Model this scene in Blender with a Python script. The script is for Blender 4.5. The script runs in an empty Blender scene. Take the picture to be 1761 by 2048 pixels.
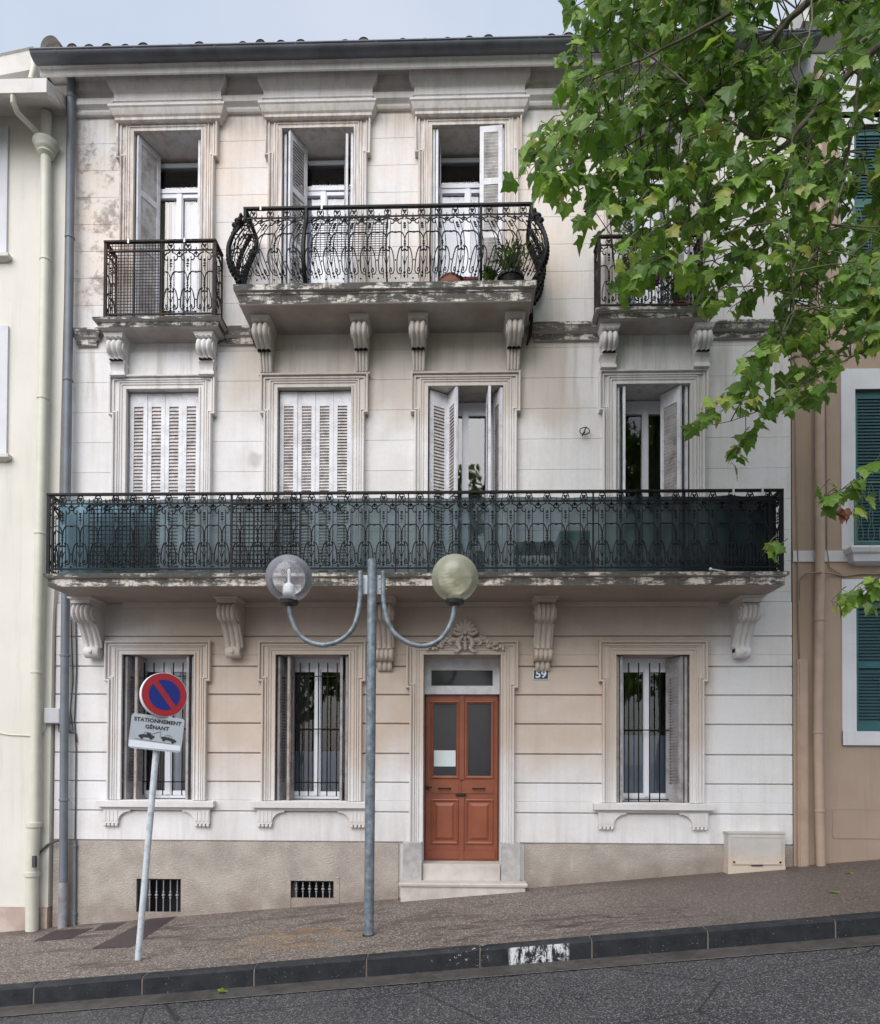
import bpy, math, random
from mathutils import Vector, Matrix, noise
R_ = math.radians
random.seed(7)
scene = bpy.context.scene
COL = scene.collection

# ------------------------------------------------------------------ camera
F = 1426.0; DIST = 8.8; W_, H_ = 1761.0, 2048.0
YAW, PITCH, ROLL = R_(1.6), R_(0.9), 0.0045
EYE = Vector((0, -DIST, 1.6))
CY0 = 1530 - F*math.tan(PITCH)
_f = Vector((-math.sin(YAW)*math.cos(PITCH), math.cos(YAW)*math.cos(PITCH), math.sin(PITCH)))
_r0 = Vector((math.cos(YAW), math.sin(YAW), 0)); _u0 = _r0.cross(_f)
_r = _r0*math.cos(ROLL) + _u0*math.sin(ROLL); _u = _r.cross(_f)
cam = bpy.data.cameras.new('camera'); camo = bpy.data.objects.new('camera', cam); COL.objects.link(camo)
m = Matrix((( _r.x, _u.x, -_f.x, EYE.x), (_r.y, _u.y, -_f.y, EYE.y), (_r.z, _u.z, -_f.z, EYE.z), (0,0,0,1)))
camo.matrix_world = m
cam.sensor_fit = 'HORIZONTAL'; cam.sensor_width = 36; cam.lens = F/W_*36
cam.shift_y = (CY0-1024)/W_
cam.clip_end = 2000
scene.camera = camo
scene.render.resolution_x = 880; scene.render.resolution_y = 1024

# ------------------------------------------------------------------ light
SUN_EL, SUN_AZ = R_(40), R_(200)      # behind the camera, a little to the left
world = bpy.data.worlds.new('World'); scene.world = world; world.use_nodes = True
nt = world.node_tree; nt.nodes.clear()
sky = nt.nodes.new('ShaderNodeTexSky'); sky.sky_type = 'NISHITA'; sky.sun_disc = False
sky.sun_elevation = SUN_EL; sky.sun_rotation = SUN_AZ
sky.air_density = 1.0; sky.dust_density = 3.0; sky.ozone_density = 1.0
mixw = nt.nodes.new('ShaderNodeMix'); mixw.data_type = 'RGBA'; mixw.inputs[0].default_value = 0.62
tcw = nt.nodes.new('ShaderNodeTexCoord'); nzw = nt.nodes.new('ShaderNodeTexNoise'); nzw.inputs['Scale'].default_value = 2.2; nzw.inputs['Detail'].default_value = 5
nt.links.new(tcw.outputs['Generated'], nzw.inputs['Vector'])
mcl = nt.nodes.new('ShaderNodeMix'); mcl.data_type = 'RGBA'; mcl.inputs[6].default_value = (4.6, 5.35, 6.6, 1); mcl.inputs[7].default_value = (5.9, 6.25, 6.9, 1)
mrw = nt.nodes.new('ShaderNodeMapRange'); mrw.inputs[1].default_value = .38; mrw.inputs[2].default_value = .62
nt.links.new(nzw.outputs[0], mrw.inputs[0]); nt.links.new(mrw.outputs[0], mcl.inputs[0]); nt.links.new(mcl.outputs[2], mixw.inputs[7])
bg = nt.nodes.new('ShaderNodeBackground'); bg.inputs[1].default_value = 0.1
wo = nt.nodes.new('ShaderNodeOutputWorld')
nt.links.new(sky.outputs[0], mixw.inputs[6]); nt.links.new(mixw.outputs[2], bg.inputs[0]); nt.links.new(bg.outputs[0], wo.inputs[0])
sl = bpy.data.lights.new('sun', 'SUN'); sl.energy = 2.0; sl.angle = R_(60); sl.color = (1, .985, .985)
so = bpy.data.objects.new('sun', sl); COL.objects.link(so)
sd = Vector((math.sin(SUN_AZ)*math.cos(SUN_EL), math.cos(SUN_AZ)*math.cos(SUN_EL), math.sin(SUN_EL)))
so.rotation_euler = (-sd).to_track_quat('-Z', 'Y').to_euler(); so.location = (0, -20, 30)
scene.view_settings.view_transform = 'Standard'; scene.view_settings.look = 'None'
scene.view_settings.exposure = 0.74; scene.view_settings.gamma = 1

# ------------------------------------------------------------------ helpers
def P(px, py, y=0.0):
    d = _r*((px-880.5)/F) + _u*((CY0-py)/F) + _f
    return EYE + d*((y+DIST)/d.y)
def X(px, py, y=0.0): return P(px, py, y).x
def Z(px, py, y=0.0): return P(px, py, y).z
def rect(x0, y0, x1, y1, y=0.0):
    ym, xm = (y0+y1)/2, (x0+x1)/2
    return X(x0, ym, y), X(x1, ym, y), Z(xm, y1, y), Z(xm, y0, y)   # x0,x1,z0,z1

def wall_z(x): return 0.0166 + 0.091*x
_ka, _kb = P(0, 1971, -2.5), P(1761, 1825, -2.5)
def kerb_z(x): return _ka.z + (_kb.z-_ka.z)*(x-_ka.x)/(_kb.x-_ka.x)
def pave_z(x, y):
    t = max(-3.0, min(1.0, -y/2.5))
    return wall_z(x)*(1-t) + kerb_z(x)*t
def on_pave(px, py):
    y = -1.5
    for _ in range(30):
        p = P(px, py, y)
        # move along ray so that z equals pavement
        d = (p-EYE); t = 1.0
        lo, hi = .5, 1.6
        for _ in range(30):
            mid = (lo+hi)/2; q = EYE+d*mid
            if q.z > pave_z(q.x, q.y): lo = mid
            else: hi = mid
        return EYE + d*lo

class MB:
    def __init__(s): s.v = []; s.f = []; s.mi = []; s.m = 0
    def add(s, vs, fs):
        o = len(s.v); s.v += [tuple(v) for v in vs]
        for f in fs: s.f.append(tuple(i+o for i in f)); s.mi.append(s.m)
    def box(s, x0, x1, y0, y1, z0, z1):
        s.add([(x0,y0,z0),(x1,y0,z0),(x1,y1,z0),(x0,y1,z0),(x0,y0,z1),(x1,y0,z1),(x1,y1,z1),(x0,y1,z1)],
              [(0,3,2,1),(4,5,6,7),(0,1,5,4),(1,2,6,5),(2,3,7,6),(3,0,4,7)])
    def rings(s, rs, closed=True, caps=True):
        n = len(rs[0]); vs = [v for r in rs for v in r]; fs = []
        for i in range(len(rs)-1):
            for j in range(n if closed else n-1):
                a = i*n+j; b = i*n+(j+1) % n
                fs.append((a, b, b+n, a+n))
        if caps: fs.append(tuple(reversed(range(n)))); fs.append(tuple((len(rs)-1)*n+j for j in range(n)))
        s.add(vs, fs)
    def block(s, x0, x1, y0, prof, yb=None):
        """block standing off plane y0 towards the street: prof = [(projection, z)...] bottom to top"""
        yb = y0 if yb is None else yb
        s.rings([[(x0-p, yb, z), (x0-p, y0-p, z), (x1+p, y0-p, z), (x1+p, yb, z)] for p, z in prof])
    def bar(s, x0, x1, y0, prof, yb=None):
        """moulding without side returns: prof = [(projection, z)]"""
        yb = y0 if yb is None else yb
        s.rings([[(x0, yb, z), (x0, y0-p, z), (x1, y0-p, z), (x1, yb, z)] for p, z in prof])
    def tube(s, pts, r, n=6, caps=True, flat=None):
        pts = [Vector(p) for p in pts]
        if len(pts) < 2: return
        rr = r if isinstance(r, (list, tuple)) else [r]*len(pts)
        rs = []; up = None
        for i, p in enumerate(pts):
            a = pts[max(i-1, 0)]; b = pts[min(i+1, len(pts)-1)]
            t = (b-a)
            if t.length < 1e-9: t = Vector((0, 0, 1))
            t.normalize()
            if up is None:
                up = Vector((0, 1, 0)) if abs(t.y) < .9 else Vector((1, 0, 0))
            n1 = (up - t*up.dot(t))
            if n1.length < 1e-5: n1 = Vector((1, 0, 0)) - t*t.x
            n1.normalize(); n2 = t.cross(n1); up = n1
            fl = flat or (1, 1)
            ring = []
            for j in range(n):
                an = 2*math.pi*(j+.5)/n
                ring.append(p + n1*(math.cos(an)*rr[i]*fl[0]) + n2*(math.sin(an)*rr[i]*fl[1]))
            rs.append(ring)
        s.rings(rs, True, caps)
    def ball(s, c, rx, ry=None, rz=None, nu=10, nv=6, rot=None):
        ry = rx if ry is None else ry; rz = rx if rz is None else rz
        c = Vector(c); vs = []; fs = []
        for i in range(nv+1):
            th = math.pi*i/nv
            for j in range(nu):
                ph = 2*math.pi*j/nu
                v = Vector((rx*math.sin(th)*math.cos(ph), ry*math.sin(th)*math.sin(ph), rz*math.cos(th)))
                if rot is not None: v = rot @ v
                vs.append(c+v)
        for i in range(nv):
            for j in range(nu):
                a = i*nu+j; b = i*nu+(j+1) % nu
                fs.append((a, a+nu, b+nu, b))
        s.add(vs, fs)
    def disc(s, c, axis, r, h, n=24, bev=0.0):
        """cylinder from c along axis"""
        c = Vector(c); a = Vector(axis).normalized()
        q = a.to_track_quat('Z', 'Y').to_matrix()
        prof = [(r-bev, 0), (r, bev), (r, h-bev), (r-bev, h)] if bev else [(r, 0), (r, h)]
        s.rings([[c + q @ Vector((rr*math.cos(2*math.pi*j/n), rr*math.sin(2*math.pi*j/n), hh)) for j in range(n)] for rr, hh in prof])
    def lathe(s, c, prof, n=20):
        c = Vector(c)
        s.rings([[c + Vector((max(r, 1e-4)*math.cos(2*math.pi*j/n), max(r, 1e-4)*math.sin(2*math.pi*j/n), z)) for j in range(n)] for r, z in prof])
    def sweep(s, path, prof, y0=0.0):
        """mitred moulding along a path of (x,z) points in the wall plane; prof = [(offset outward(left of travel), projection)]"""
        n = len(path); rs = []
        for i in range(n):
            p = Vector(path[i])
            d1 = (Vector(path[i])-Vector(path[i-1])).normalized() if i > 0 else None
            d2 = (Vector(path[i+1])-Vector(path[i])).normalized() if i < n-1 else None
            if d1 is None: d1 = d2
            if d2 is None: d2 = d1
            n1 = Vector((-d1.y, d1.x)); n2 = Vector((-d2.y, d2.x))
            mm = (n1+n2); k = mm.dot(n1); mm = mm/k if abs(k) > 1e-6 else n1
            ring = [(p.x+mm.x*o, y0-pr, p.y+mm.y*o) for o, pr in prof]
            rs.append(ring)
        s.rings(rs, True, True)
    def xform(s, mat, start=0):
        for i in range(start, len(s.v)): s.v[i] = tuple(mat @ Vector(s.v[i]))
    def build(s, name, mat, parent=None, smooth=False, label=None, recalc=True):
        me = bpy.data.meshes.new(name); me.from_pydata(s.v, [], s.f)
        mats = mat if isinstance(mat, (list, tuple)) else [mat]
        for mm in mats: me.materials.append(mm)
        if len(mats) > 1: me.polygons.foreach_set('material_index', s.mi)
        if recalc:
            import bmesh
            bm = bmesh.new(); bm.from_mesh(me); bmesh.ops.recalc_face_normals(bm, faces=bm.faces); bm.to_mesh(me); bm.free()
        if smooth is True:
            me.polygons.foreach_set('use_smooth', [True]*len(me.polygons))
        elif smooth:
            me.polygons.foreach_set('use_smooth', [True]*len(me.polygons))
            me.set_sharp_from_angle(angle=R_(smooth))
        me.update()
        o = bpy.data.objects.new(name, me); COL.objects.link(o)
        if parent is not None: o.parent = parent
        if label: o['label'] = label
        return o

def thing(name, label, cat, loc=(0, 0, 0), group=None, rotz=0):
    o = bpy.data.objects.new(name, None); COL.objects.link(o); o.location = loc; o.rotation_euler = (0, 0, rotz)
    o.empty_display_size = .2
    o['label'] = label; o['category'] = cat
    if group: o['group'] = group
    return o
def tag(o, label, cat, group=None):
    o['label'] = label; o['category'] = cat
    if group: o['group'] = group
    return o
def struct(o): o['kind'] = 'structure'; return o
def text_mesh(body, size, depth=.0015, bold=0.0, spacing=1.0):
    cu = bpy.data.curves.new('t', 'FONT'); cu.body = body; cu.size = size; cu.extrude = depth; cu.offset = bold
    cu.align_x = 'CENTER'; cu.align_y = 'CENTER'; cu.space_character = spacing
    o = bpy.data.objects.new('t', cu); COL.objects.link(o)
    dg = bpy.context.evaluated_depsgraph_get(); dg.update()
    me = o.evaluated_get(dg).to_mesh()
    vs = [tuple(v.co) for v in me.vertices]; fs = [tuple(p.vertices) for p in me.polygons]
    o.evaluated_get(dg).to_mesh_clear(); bpy.data.objects.remove(o); bpy.data.curves.remove(cu)
    return vs, fs

# ------------------------------------------------------------------ materials
class G:
    def __init__(s, name):
        s.mat = bpy.data.materials.new(name); s.mat.use_nodes = True
        s.t = s.mat.node_tree; s.t.nodes.clear()
        s.out = s.t.nodes.new('ShaderNodeOutputMaterial')
        s.b = s.t.nodes.new('ShaderNodeBsdfPrincipled'); s.t.links.new(s.b.outputs[0], s.out.inputs[0])
        s._p = None
    def n(s, t): return s.t.nodes.new(t)
    def L(s, a, b): s.t.links.new(a, b)
    def put(s, sock, v):
        if isinstance(v, bpy.types.NodeSocket): s.L(v, sock)
        elif isinstance(v, (tuple, list)) and len(v) == 3 and sock.type == 'RGBA': sock.default_value = (*v, 1)
        else: sock.default_value = v
    def pos(s):
        if not s._p:
            g = s.n('ShaderNodeNewGeometry'); x = s.n('ShaderNodeSeparateXYZ'); s.L(g.outputs['Position'], x.inputs[0])
            s._p = (g.outputs['Position'], x.outputs[0], x.outputs[1], x.outputs[2])
        return s._p
    def math(s, op, a, b=None, c=None, clamp=False):
        n = s.n('ShaderNodeMath'); n.operation = op; n.use_clamp = clamp
        s.put(n.inputs[0], a)
        if b is not None: s.put(n.inputs[1], b)
        if c is not None: s.put(n.inputs[2], c)
        return n.outputs[0]
    def mul(s, a, b): return s.math('MULTIPLY', a, b)
    def add(s, a, b): return s.math('ADD', a, b)
    def scale(s, vec, x, y, z):
        n = s.n('ShaderNodeVectorMath'); n.operation = 'MULTIPLY'; s.L(vec, n.inputs[0]); n.inputs[1].default_value = (x, y, z); return n.outputs[0]
    def noise(s, sc, det=4, rough=.55, vec=None, off=0.0, dist=0.0):
        n = s.n('ShaderNodeTexNoise'); n.inputs['Scale'].default_value = sc; n.inputs['Detail'].default_value = det
        n.inputs['Roughness'].default_value = rough; n.inputs['Distortion'].default_value = dist
        v = vec or s.pos()[0]
        if off:
            a = s.n('ShaderNodeVectorMath'); a.operation = 'ADD'; s.L(v, a.inputs[0]); a.inputs[1].default_value = (off, off*1.7, off*.6); v = a.outputs[0]
        s.L(v, n.inputs['Vector']); return n.outputs[0]
    def vor(s, sc, vec=None, feat='F1', out=0):
        n = s.n('ShaderNodeTexVoronoi'); n.feature = feat; n.inputs['Scale'].default_value = sc
        s.L(vec or s.pos()[0], n.inputs['Vector']); return n.outputs[out]
    def rng(s, v, a, b, c=0.0, d=1.0, smooth=False):
        n = s.n('ShaderNodeMapRange'); n.interpolation_type = 'SMOOTHSTEP' if smooth else 'LINEAR'
        s.put(n.inputs[0], v); n.inputs[1].default_value = a; n.inputs[2].default_value = b
        n.inputs[3].default_value = c; n.inputs[4].default_value = d; return n.outputs[0]
    def band(s, v, a, b, w):
        return s.mul(s.rng(v, a-w, a+w, 0, 1, True), s.rng(v, b-w, b+w, 1, 0, True))
    def mix(s, f, a, b):
        n = s.n('ShaderNodeMix'); n.data_type = 'RGBA'; s.put(n.inputs[0], f); s.put(n.inputs[6], a); s.put(n.inputs[7], b); return n.outputs[2]
    def color(s, v): s.put(s.b.inputs['Base Color'], v); return s
    def set(s, **k):
        for kk, v in k.items():
            s.put(s.b.inputs[{'rough': 'Roughness', 'metal': 'Metallic', 'spec': 'Specular IOR Level', 'trans': 'Transmission Weight', 'ior': 'IOR', 'alpha': 'Alpha', 'coat': 'Coat Weight', 'sss': 'Subsurface Weight', 'sheen': 'Sheen Weight'}[kk]], v)
        return s
    def bump(s, h, strength=.3, dist=.01):
        n = s.n('ShaderNodeBump'); n.inputs['Strength'].default_value = strength; n.inputs['Distance'].default_value = dist
        s.L(h, n.inputs['Height']); s.L(n.outputs[0], s.b.inputs['Normal']); return s

def simple(name, col, rough=.6, var=.12, sc=6, metal=0.0, bump=.0, dirt=None, dirt_amt=.5, dsc=3.0, spec=.5):
    g = G(name); nz = g.noise(sc, 5)
    dk = tuple(c*(1-var*2) for c in col); lt = tuple(min(1, c*(1+var)) for c in col)
    c = g.mix(g.rng(nz, .3, .7), dk, lt)
    if dirt:
        dm = g.rng(g.noise(dsc, 8, .65, off=3.1), .48, .66, 0, dirt_amt)
        c = g.mix(dm, c, dirt)
    if name in ('cream_wall', 'tan_wall', 'white_surround', 'cream_eave'):
        sk = g.noise(1.0, 8, .7, vec=g.scale(g.pos()[0], 7, 7, .5), off=8)
        c = g.mix(g.rng(sk, .52, .72, 0, .3), c, tuple(q*.55 for q in col))
        sp = g.noise(6, 8, .75, off=5); c = g.mix(g.rng(sp, .64, .72, 0, .4), c, tuple(q*.6 for q in col))
    g.color(c).set(rough=rough, metal=metal, spec=spec)
    if bump: g.bump(g.noise(sc*12, 6), bump, .004)
    return g.mat

ZC = Z(600, 154, -.02); SCAR = P(510, 921, .016)
def facade_mat(name, kind):
    g = G(name); p, x, y, z = g.pos()
    big = g.noise(.55, 5, .6); med = g.noise(2.3, 6, .6, off=5); fine = g.noise(26, 6, .7)
    col = g.mix(g.rng(big, .35, .65), (.68, .665, .66), (.76, .755, .77))
    col = g.mix(g.rng(med, .45, .75, 0, .5), col, (.60, .555, .51))
    # bare, warm render of the top storey
    e = g.add(g.mul(g.rng(g.noise(1.1, 5, .6, off=11), .3, .7), 1.0), 0)
    top = g.mul(g.rng(z, 7.2, 7.7, 0, 1, True), g.rng(z, 9.7, 9.95, 1, 0, True))
    top = g.mul(top, g.rng(x, 1.0, 1.7, 1, .55, True))
    col = g.mix(g.mul(top, g.rng(e, .15, .8, 0, .85)), col, (.74, .63, .54))
    # soot-free, beige dust on the sheltered ground floor
    zz = g.add(z, g.mul(g.rng(g.noise(1.4, 4, off=20), .2, .8, -1, 1), .35))
    gf = g.mul(g.rng(zz, 1.2, 2.0, 0, 1, True), g.rng(zz, 3.9, 4.0, 1, 0, True))
    xx = g.add(x, g.mul(g.rng(g.noise(.9, 4, vec=g.scale(p, 1.6, 1, .4), off=31), .2, .8, -1, 1), .3))
    gf = g.mul(gf, g.band(xx, -3.9, 3.0, .3))
    gf = g.mul(gf, g.rng(g.noise(3.0, 6, off=41), .2, .6, .7, 1))
    col = g.mix(g.mul(gf, .95), col, (.53, .43, .35))
    slab_shade = g.mul(g.rng(zz, 3.1, 3.5, 0, .55, True), g.mul(g.rng(zz, 3.9, 4.0, 1, 0, True), g.band(xx, -4.6, 3.4, .3)))  # shade below the long balcony slab, painted into the wall colour
    col = g.mix(slab_shade, col, (.42, .355, .305))
    # sheltered strip under the balcony of the middle storey
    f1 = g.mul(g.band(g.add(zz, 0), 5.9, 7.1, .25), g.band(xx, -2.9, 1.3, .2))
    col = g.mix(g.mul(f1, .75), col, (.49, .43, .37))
    # vertical run-off streaks
    st = g.noise(1.0, 7, .65, vec=g.scale(p, 9, 9, .55), off=2)
    under = g.math('MAXIMUM', g.band(z, 6.1, 6.98, .2), g.band(z, 9.5, 10.7, .15))
    under = g.math('MAXIMUM', under, g.mul(g.rng(z, .6, 1.4, 1, 0, True), .6))
    under = g.math('MAXIMUM', under, .28)
    sm = g.mul(g.rng(st, .47, .72), under)
    col = g.mix(g.mul(sm, .62), col, (.31, .28, .25))
    st2 = g.noise(1.0, 6, .6, vec=g.scale(p, 16, 16, .8), off=9)
    col = g.mix(g.mul(g.rng(st2, .55, .8, 0, .4), g.rng(z, 3.5, 7.5, .25, 1)), col, (.40, .33, .27))
    # scabs of lichen by the left gutter pipe
    lic = g.mul(g.band(x, -4.9, -4.15, .12), g.band(z, 7.4, 9.7, .3))
    lm = g.rng(g.noise(5.0, 9, .75, off=17), .5, .6)
    col = g.mix(g.mul(g.mul(lm, lic), .75), col, (.22, .19, .18))
    lic2 = g.rng(g.noise(7.0, 9, .75, off=27), .66, .74, 0, .5)
    col = g.mix(lic2, col, (.30, .27, .24))
    sc = g.n('ShaderNodeVectorMath'); sc.operation = 'DISTANCE'; sc.inputs[1].default_value = tuple(SCAR); g.L(p, sc.inputs[0])
    sd2 = g.add(sc.outputs['Value'], g.mul(g.rng(g.noise(9, 6), .2, .8, -1, 1), .06))
    col = g.mix(g.rng(sd2, .05, .13, .55, 0), col, (.33, .33, .31))
    # washed white plaster run at the right of the ground floor
    wr = g.mul(g.band(g.add(x, g.mul(fine, .03)), 3.13, 3.55, .05), g.rng(z, 3.2, 3.0, 0, 1))
    col = g.mix(g.mul(wr, g.rng(z, 1.2, 2.2, 0, .85)), col, (.70, .70, .71))
    if kind == 'trim':
        col = g.mix(g.rng(med, .3, .7, .1, .35), col, (.60, .56, .52))
        pl = g.mul(g.rng(z, 7.4, 8.2, 0, 1, True), g.rng(g.noise(1.0, 9, .75, vec=g.scale(p, 14, 14, 1.5), off=6), .47, .55))
        pl = g.mul(pl, g.rng(z, 9.65, 9.8, 1, .16, True))
        col = g.mix(g.mul(pl, .5), col, (.38, .31, .26))
        lo = g.mul(g.rng(z, 9.7, 9.85, 0, .55, True), g.rng(g.noise(1.9, 6, off=33), .3, .65))
        col = g.mix(lo, col, (.74, .71, .71))
    if kind == 'slab':
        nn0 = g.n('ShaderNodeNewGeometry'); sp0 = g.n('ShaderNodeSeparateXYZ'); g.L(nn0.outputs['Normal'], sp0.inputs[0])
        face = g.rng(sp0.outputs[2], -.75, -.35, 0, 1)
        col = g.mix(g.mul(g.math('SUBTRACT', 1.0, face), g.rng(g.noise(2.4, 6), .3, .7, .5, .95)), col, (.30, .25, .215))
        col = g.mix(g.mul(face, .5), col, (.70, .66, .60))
        mo = g.rng(g.noise(3.4, 10, .78, vec=g.scale(p, 1, 1, 3.0), off=14), .44, .50)
        col = g.mix(g.mul(g.mul(mo, face), .93), col, (.035, .037, .034))
        mo2 = g.rng(g.noise(1.0, 9, .75, vec=g.scale(p, 14, 14, 2.5), off=24), .5, .58)
        col = g.mix(g.mul(g.mul(mo2, face), .7), col, (.05, .05, .045))
        nn = g.n('ShaderNodeNewGeometry'); sp = g.n('ShaderNodeSeparateXYZ'); g.L(nn.outputs['Normal'], sp.inputs[0])
        col = g.mix(g.rng(sp.outputs[2], .05, .4, 0, .9), col, (.040, .045, .036))
    # black leak stain under the gutter
    bl = g.mul(g.band(g.add(x, g.mul(g.rng(st, .3, .7, -1, 1), .25)), -1.95, -1.15, .15), g.rng(z, ZC-.02, ZC+.06, 0, 1))
    if kind == 'trim': col = g.mix(g.mul(bl, .85), col, (.045, .045, .05))
    hair = g.mul(fine, 1)
    col = g.mix(g.rng(hair, .3, .7, .12, 0), col, (.28, .25, .22))
    g.color(col).set(rough=.88, spec=.25)
    g.bump(g.add(g.mul(g.noise(60, 5), .6), g.mul(g.noise(9, 5), .9)), .35, .006)
    return g.mat

def base_render_mat():
    g = G('rough_render'); p, x, y, z = g.pos()
    n1 = g.noise(3.2, 6); v = g.vor(55)
    col = g.mix(g.rng(n1, .35, .65), (.33, .29, .255), (.45, .40, .355))
    sp = g.noise(48, 4, .7, vec=g.scale(p, 1, 1, 1.6))
    col = g.mix(g.rng(sp, .54, .70, 0, .6), col, (.66, .60, .53))
    lite = g.noise(1.0, 7, .7, vec=g.scale(p, 12, 12, 3), off=7)
    col = g.mix(g.rng(lite, .62, .72, 0, .5), col, (.62, .58, .54))
    wet = g.rng(g.math('SUBTRACT', z, g.mul(x, .091)), -.02, .38, 1, 0, True)
    col = g.mix(g.mul(wet, g.rng(g.noise(4, 7, off=4), .3, .6, .15, .75)), col, (.24, .19, .155))
    g.color(col).set(rough=.9)
    g.bump(g.add(g.mul(sp, 1.0), g.mul(v, .5)), .8, .015)
    return g.mat

def paving_mat():
    g = G('pavement_asphalt'); p, x, y, z = g.pos()
    sp = g.noise(70, 3, .8); gr = g.vor(85, out=1)
    sx = g.n('ShaderNodeSeparateColor'); g.L(gr, sx.inputs[0])
    c0 = g.mix(g.rng(g.noise(1.1, 5), .35, .65), (.150, .117, .098), (.205, .168, .140))
    col = g.mix(g.rng(sx.outputs[0], .0, 1.0, 0, .8), c0, (.055, .045, .042))
    col = g.mix(g.rng(sx.outputs[1], .62, .95, 0, .8), col, (.46, .40, .35))
    col = g.mix(g.rng(sp, .6, .75, 0, .5), col, (.42, .36, .30))
    # darker, damp towards the top of the street; rust stain
    damp = g.math('MAXIMUM', g.rng(g.add(x, g.mul(g.noise(1.3, 5, off=3), 2)), 1.5, 4.2, 0, .5, True), g.rng(g.noise(2.4, 7, .7, vec=g.scale(p, .5, 1.6, 1), off=8), .53, .62, 0, .75))
    col = g.mix(damp, col, (.062, .047, .043))
    smu = g.mul(g.mul(g.band(x, -.3, 2.3, .5), g.band(y, -2.35, -1.55, .2)), g.rng(g.noise(1.0, 8, .75, vec=g.scale(p, 2.2, 7, 1), off=13), .50, .58, 0, .8))
    col = g.mix(smu, col, (.035, .026, .024))
    near = g.mul(g.rng(y, -.55, -.1, 0, .55), g.rng(g.noise(1.7, 5, off=6), .35, .6))
    col = g.mix(near, col, (.09, .068, .058))
    ru = g.mul(g.band(x, -2.2, -1.05, .25), g.band(y, -2.1, -1.2, .3))
    col = g.mix(g.mul(ru, g.rng(g.noise(5, 6, off=12), .45, .7, 0, .7)), col, (.34, .19, .07))
    crk = g.vor(.75, vec=p, feat='DISTANCE_TO_EDGE')
    col = g.mix(g.mul(g.rng(crk, .002, .006, .6, 0), g.rng(g.noise(.8, 2, off=9), .55, .6)), col, (.04, .032, .028))
    g.color(col).set(rough=g.rng(damp, 0, .65, .82, .42), spec=.4)
    g.bump(g.add(g.mul(sp, .6), sx.outputs[0]), .55, .006)
    return g.mat
def road_mat():
    g = G('road_asphalt'); p, x, y, z = g.pos()
    gr = g.vor(105, out=1); sx = g.n('ShaderNodeSeparateColor'); g.L(gr, sx.inputs[0])
    c0 = g.mix(g.rng(g.noise(.9, 5), .35, .65), (.032, .032, .036), (.066, .064, .067))
    col = g.mix(g.rng(sx.outputs[0], .3, 1.0, 0, .7), c0, (.018, .018, .02))
    col = g.mix(g.rng(sx.outputs[1], .68, 1.0, 0, .8), col, (.27, .26, .26))
    crk = g.vor(.45, vec=g.scale(p, 1, 1, 1), feat='DISTANCE_TO_EDGE')
    col = g.mix(g.rng(g.add(crk, g.mul(g.noise(8, 5), .01)), .006, .011, .85, 0), col, (.012, .012, .013))
    g.color(col).set(rough=g.rng(g.noise(3, 6), .3, .7, .45, .75), spec=.5)
    g.bump(g.add(sx.outputs[0], g.mul(g.noise(60, 4), .8)), .7, .006)
    return g.mat
def kerb_mat():
    g = G('wet_kerb_stone'); p, x, y, z = g.pos()
    col = g.mix(g.rng(g.noise(7, 7, .65), .3, .7), (.012, .014, .017), (.030, .033, .037))
    col = g.mix(g.rng(g.noise(40, 3, off=3), .68, .76, 0, .6), col, (.28, .27, .26))
    wp = g.mul(g.band(g.add(x, g.mul(g.noise(18, 5), .06)), .47, .97, .015), g.rng(g.noise(1.0, 8, .75, vec=g.scale(p, 24, 6, 5), off=2), .45, .50))
    wp = g.mul(wp, g.mul(g.rng(y, -2.600, -2.606, 0, 1), g.rng(g.noise(11, 7, .7, off=6), .42, .50)))
    col = g.mix(wp, col, (.62, .62, .62))
    wp2 = g.mul(g.band(x, -.1, .26, .05), g.rng(g.noise(30, 6, .7, off=5), .61, .65))
    col = g.mix(wp2, col, (.55, .55, .55))
    g.color(col).set(rough=g.rng(g.noise(9, 5, off=4), .3, .7, .42, .7), spec=.22)
    g.bump(g.noise(45, 6), .35, .004)
    return g.mat

M = {}
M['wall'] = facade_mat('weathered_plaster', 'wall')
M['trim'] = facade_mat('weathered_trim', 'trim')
M['slab'] = facade_mat('mossy_slab', 'slab')
M['base'] = base_render_mat()
M['pave'] = paving_mat(); M['road'] = road_mat(); M['kerb'] = kerb_mat()
M['gutter_strip'] = simple('gutter_concrete', (.085, .076, .07), .6, .15, 14, bump=.3, dirt=(.03, .028, .026), dirt_amt=.7)
M['edge_line'] = simple('pale_gutter_lip', (.20, .185, .165), .8, .3, 22, dirt=(.06, .055, .05), dirt_amt=.8, dsc=9)
M['mortar'] = simple('joint_mortar', (.15, .13, .105), .9)
M['patch'] = simple('asphalt_patch', (.055, .04, .045), .55, .12, 20, bump=.2)
M['iron'] = simple('black_wrought_iron', (.009, .010, .011), .5, .2, 20, dirt=(.04, .028, .022), dirt_amt=.25, spec=.18)
M['rust'] = simple('rusty_iron', (.028, .022, .021), .7, .3, 20, dirt=(.12, .06, .04), dirt_amt=.45, dsc=6, spec=.2)
M['zinc'] = simple('dark_zinc', (.105, .115, .14), .5, .12, 3, dirt=(.035, .04, .045), dirt_amt=.5)
M['pipe'] = simple('grey_pipe', (.15, .17, .20), .5, .08, 5, dirt=(.09, .09, .09), dirt_amt=.4)
M['pipe_low'] = simple('cast_iron_pipe', (.30, .30, .32), .6, .12, 8, dirt=(.10, .08, .07), dirt_amt=.5)
M['tile'] = simple('roof_tile', (.10, .085, .075), .85, .3, 8, bump=.4, dirt=(.05, .06, .05), dirt_amt=.7)
M['pvc'] = simple('white_window_plastic', (.72, .74, .80), .35, .03, 3)
M['wood_white'] = simple('worn_white_paint', (.62, .63, .66), .6, .06, 6, dirt=(.36, .34, .32), dirt_amt=.45, dsc=8)
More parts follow.
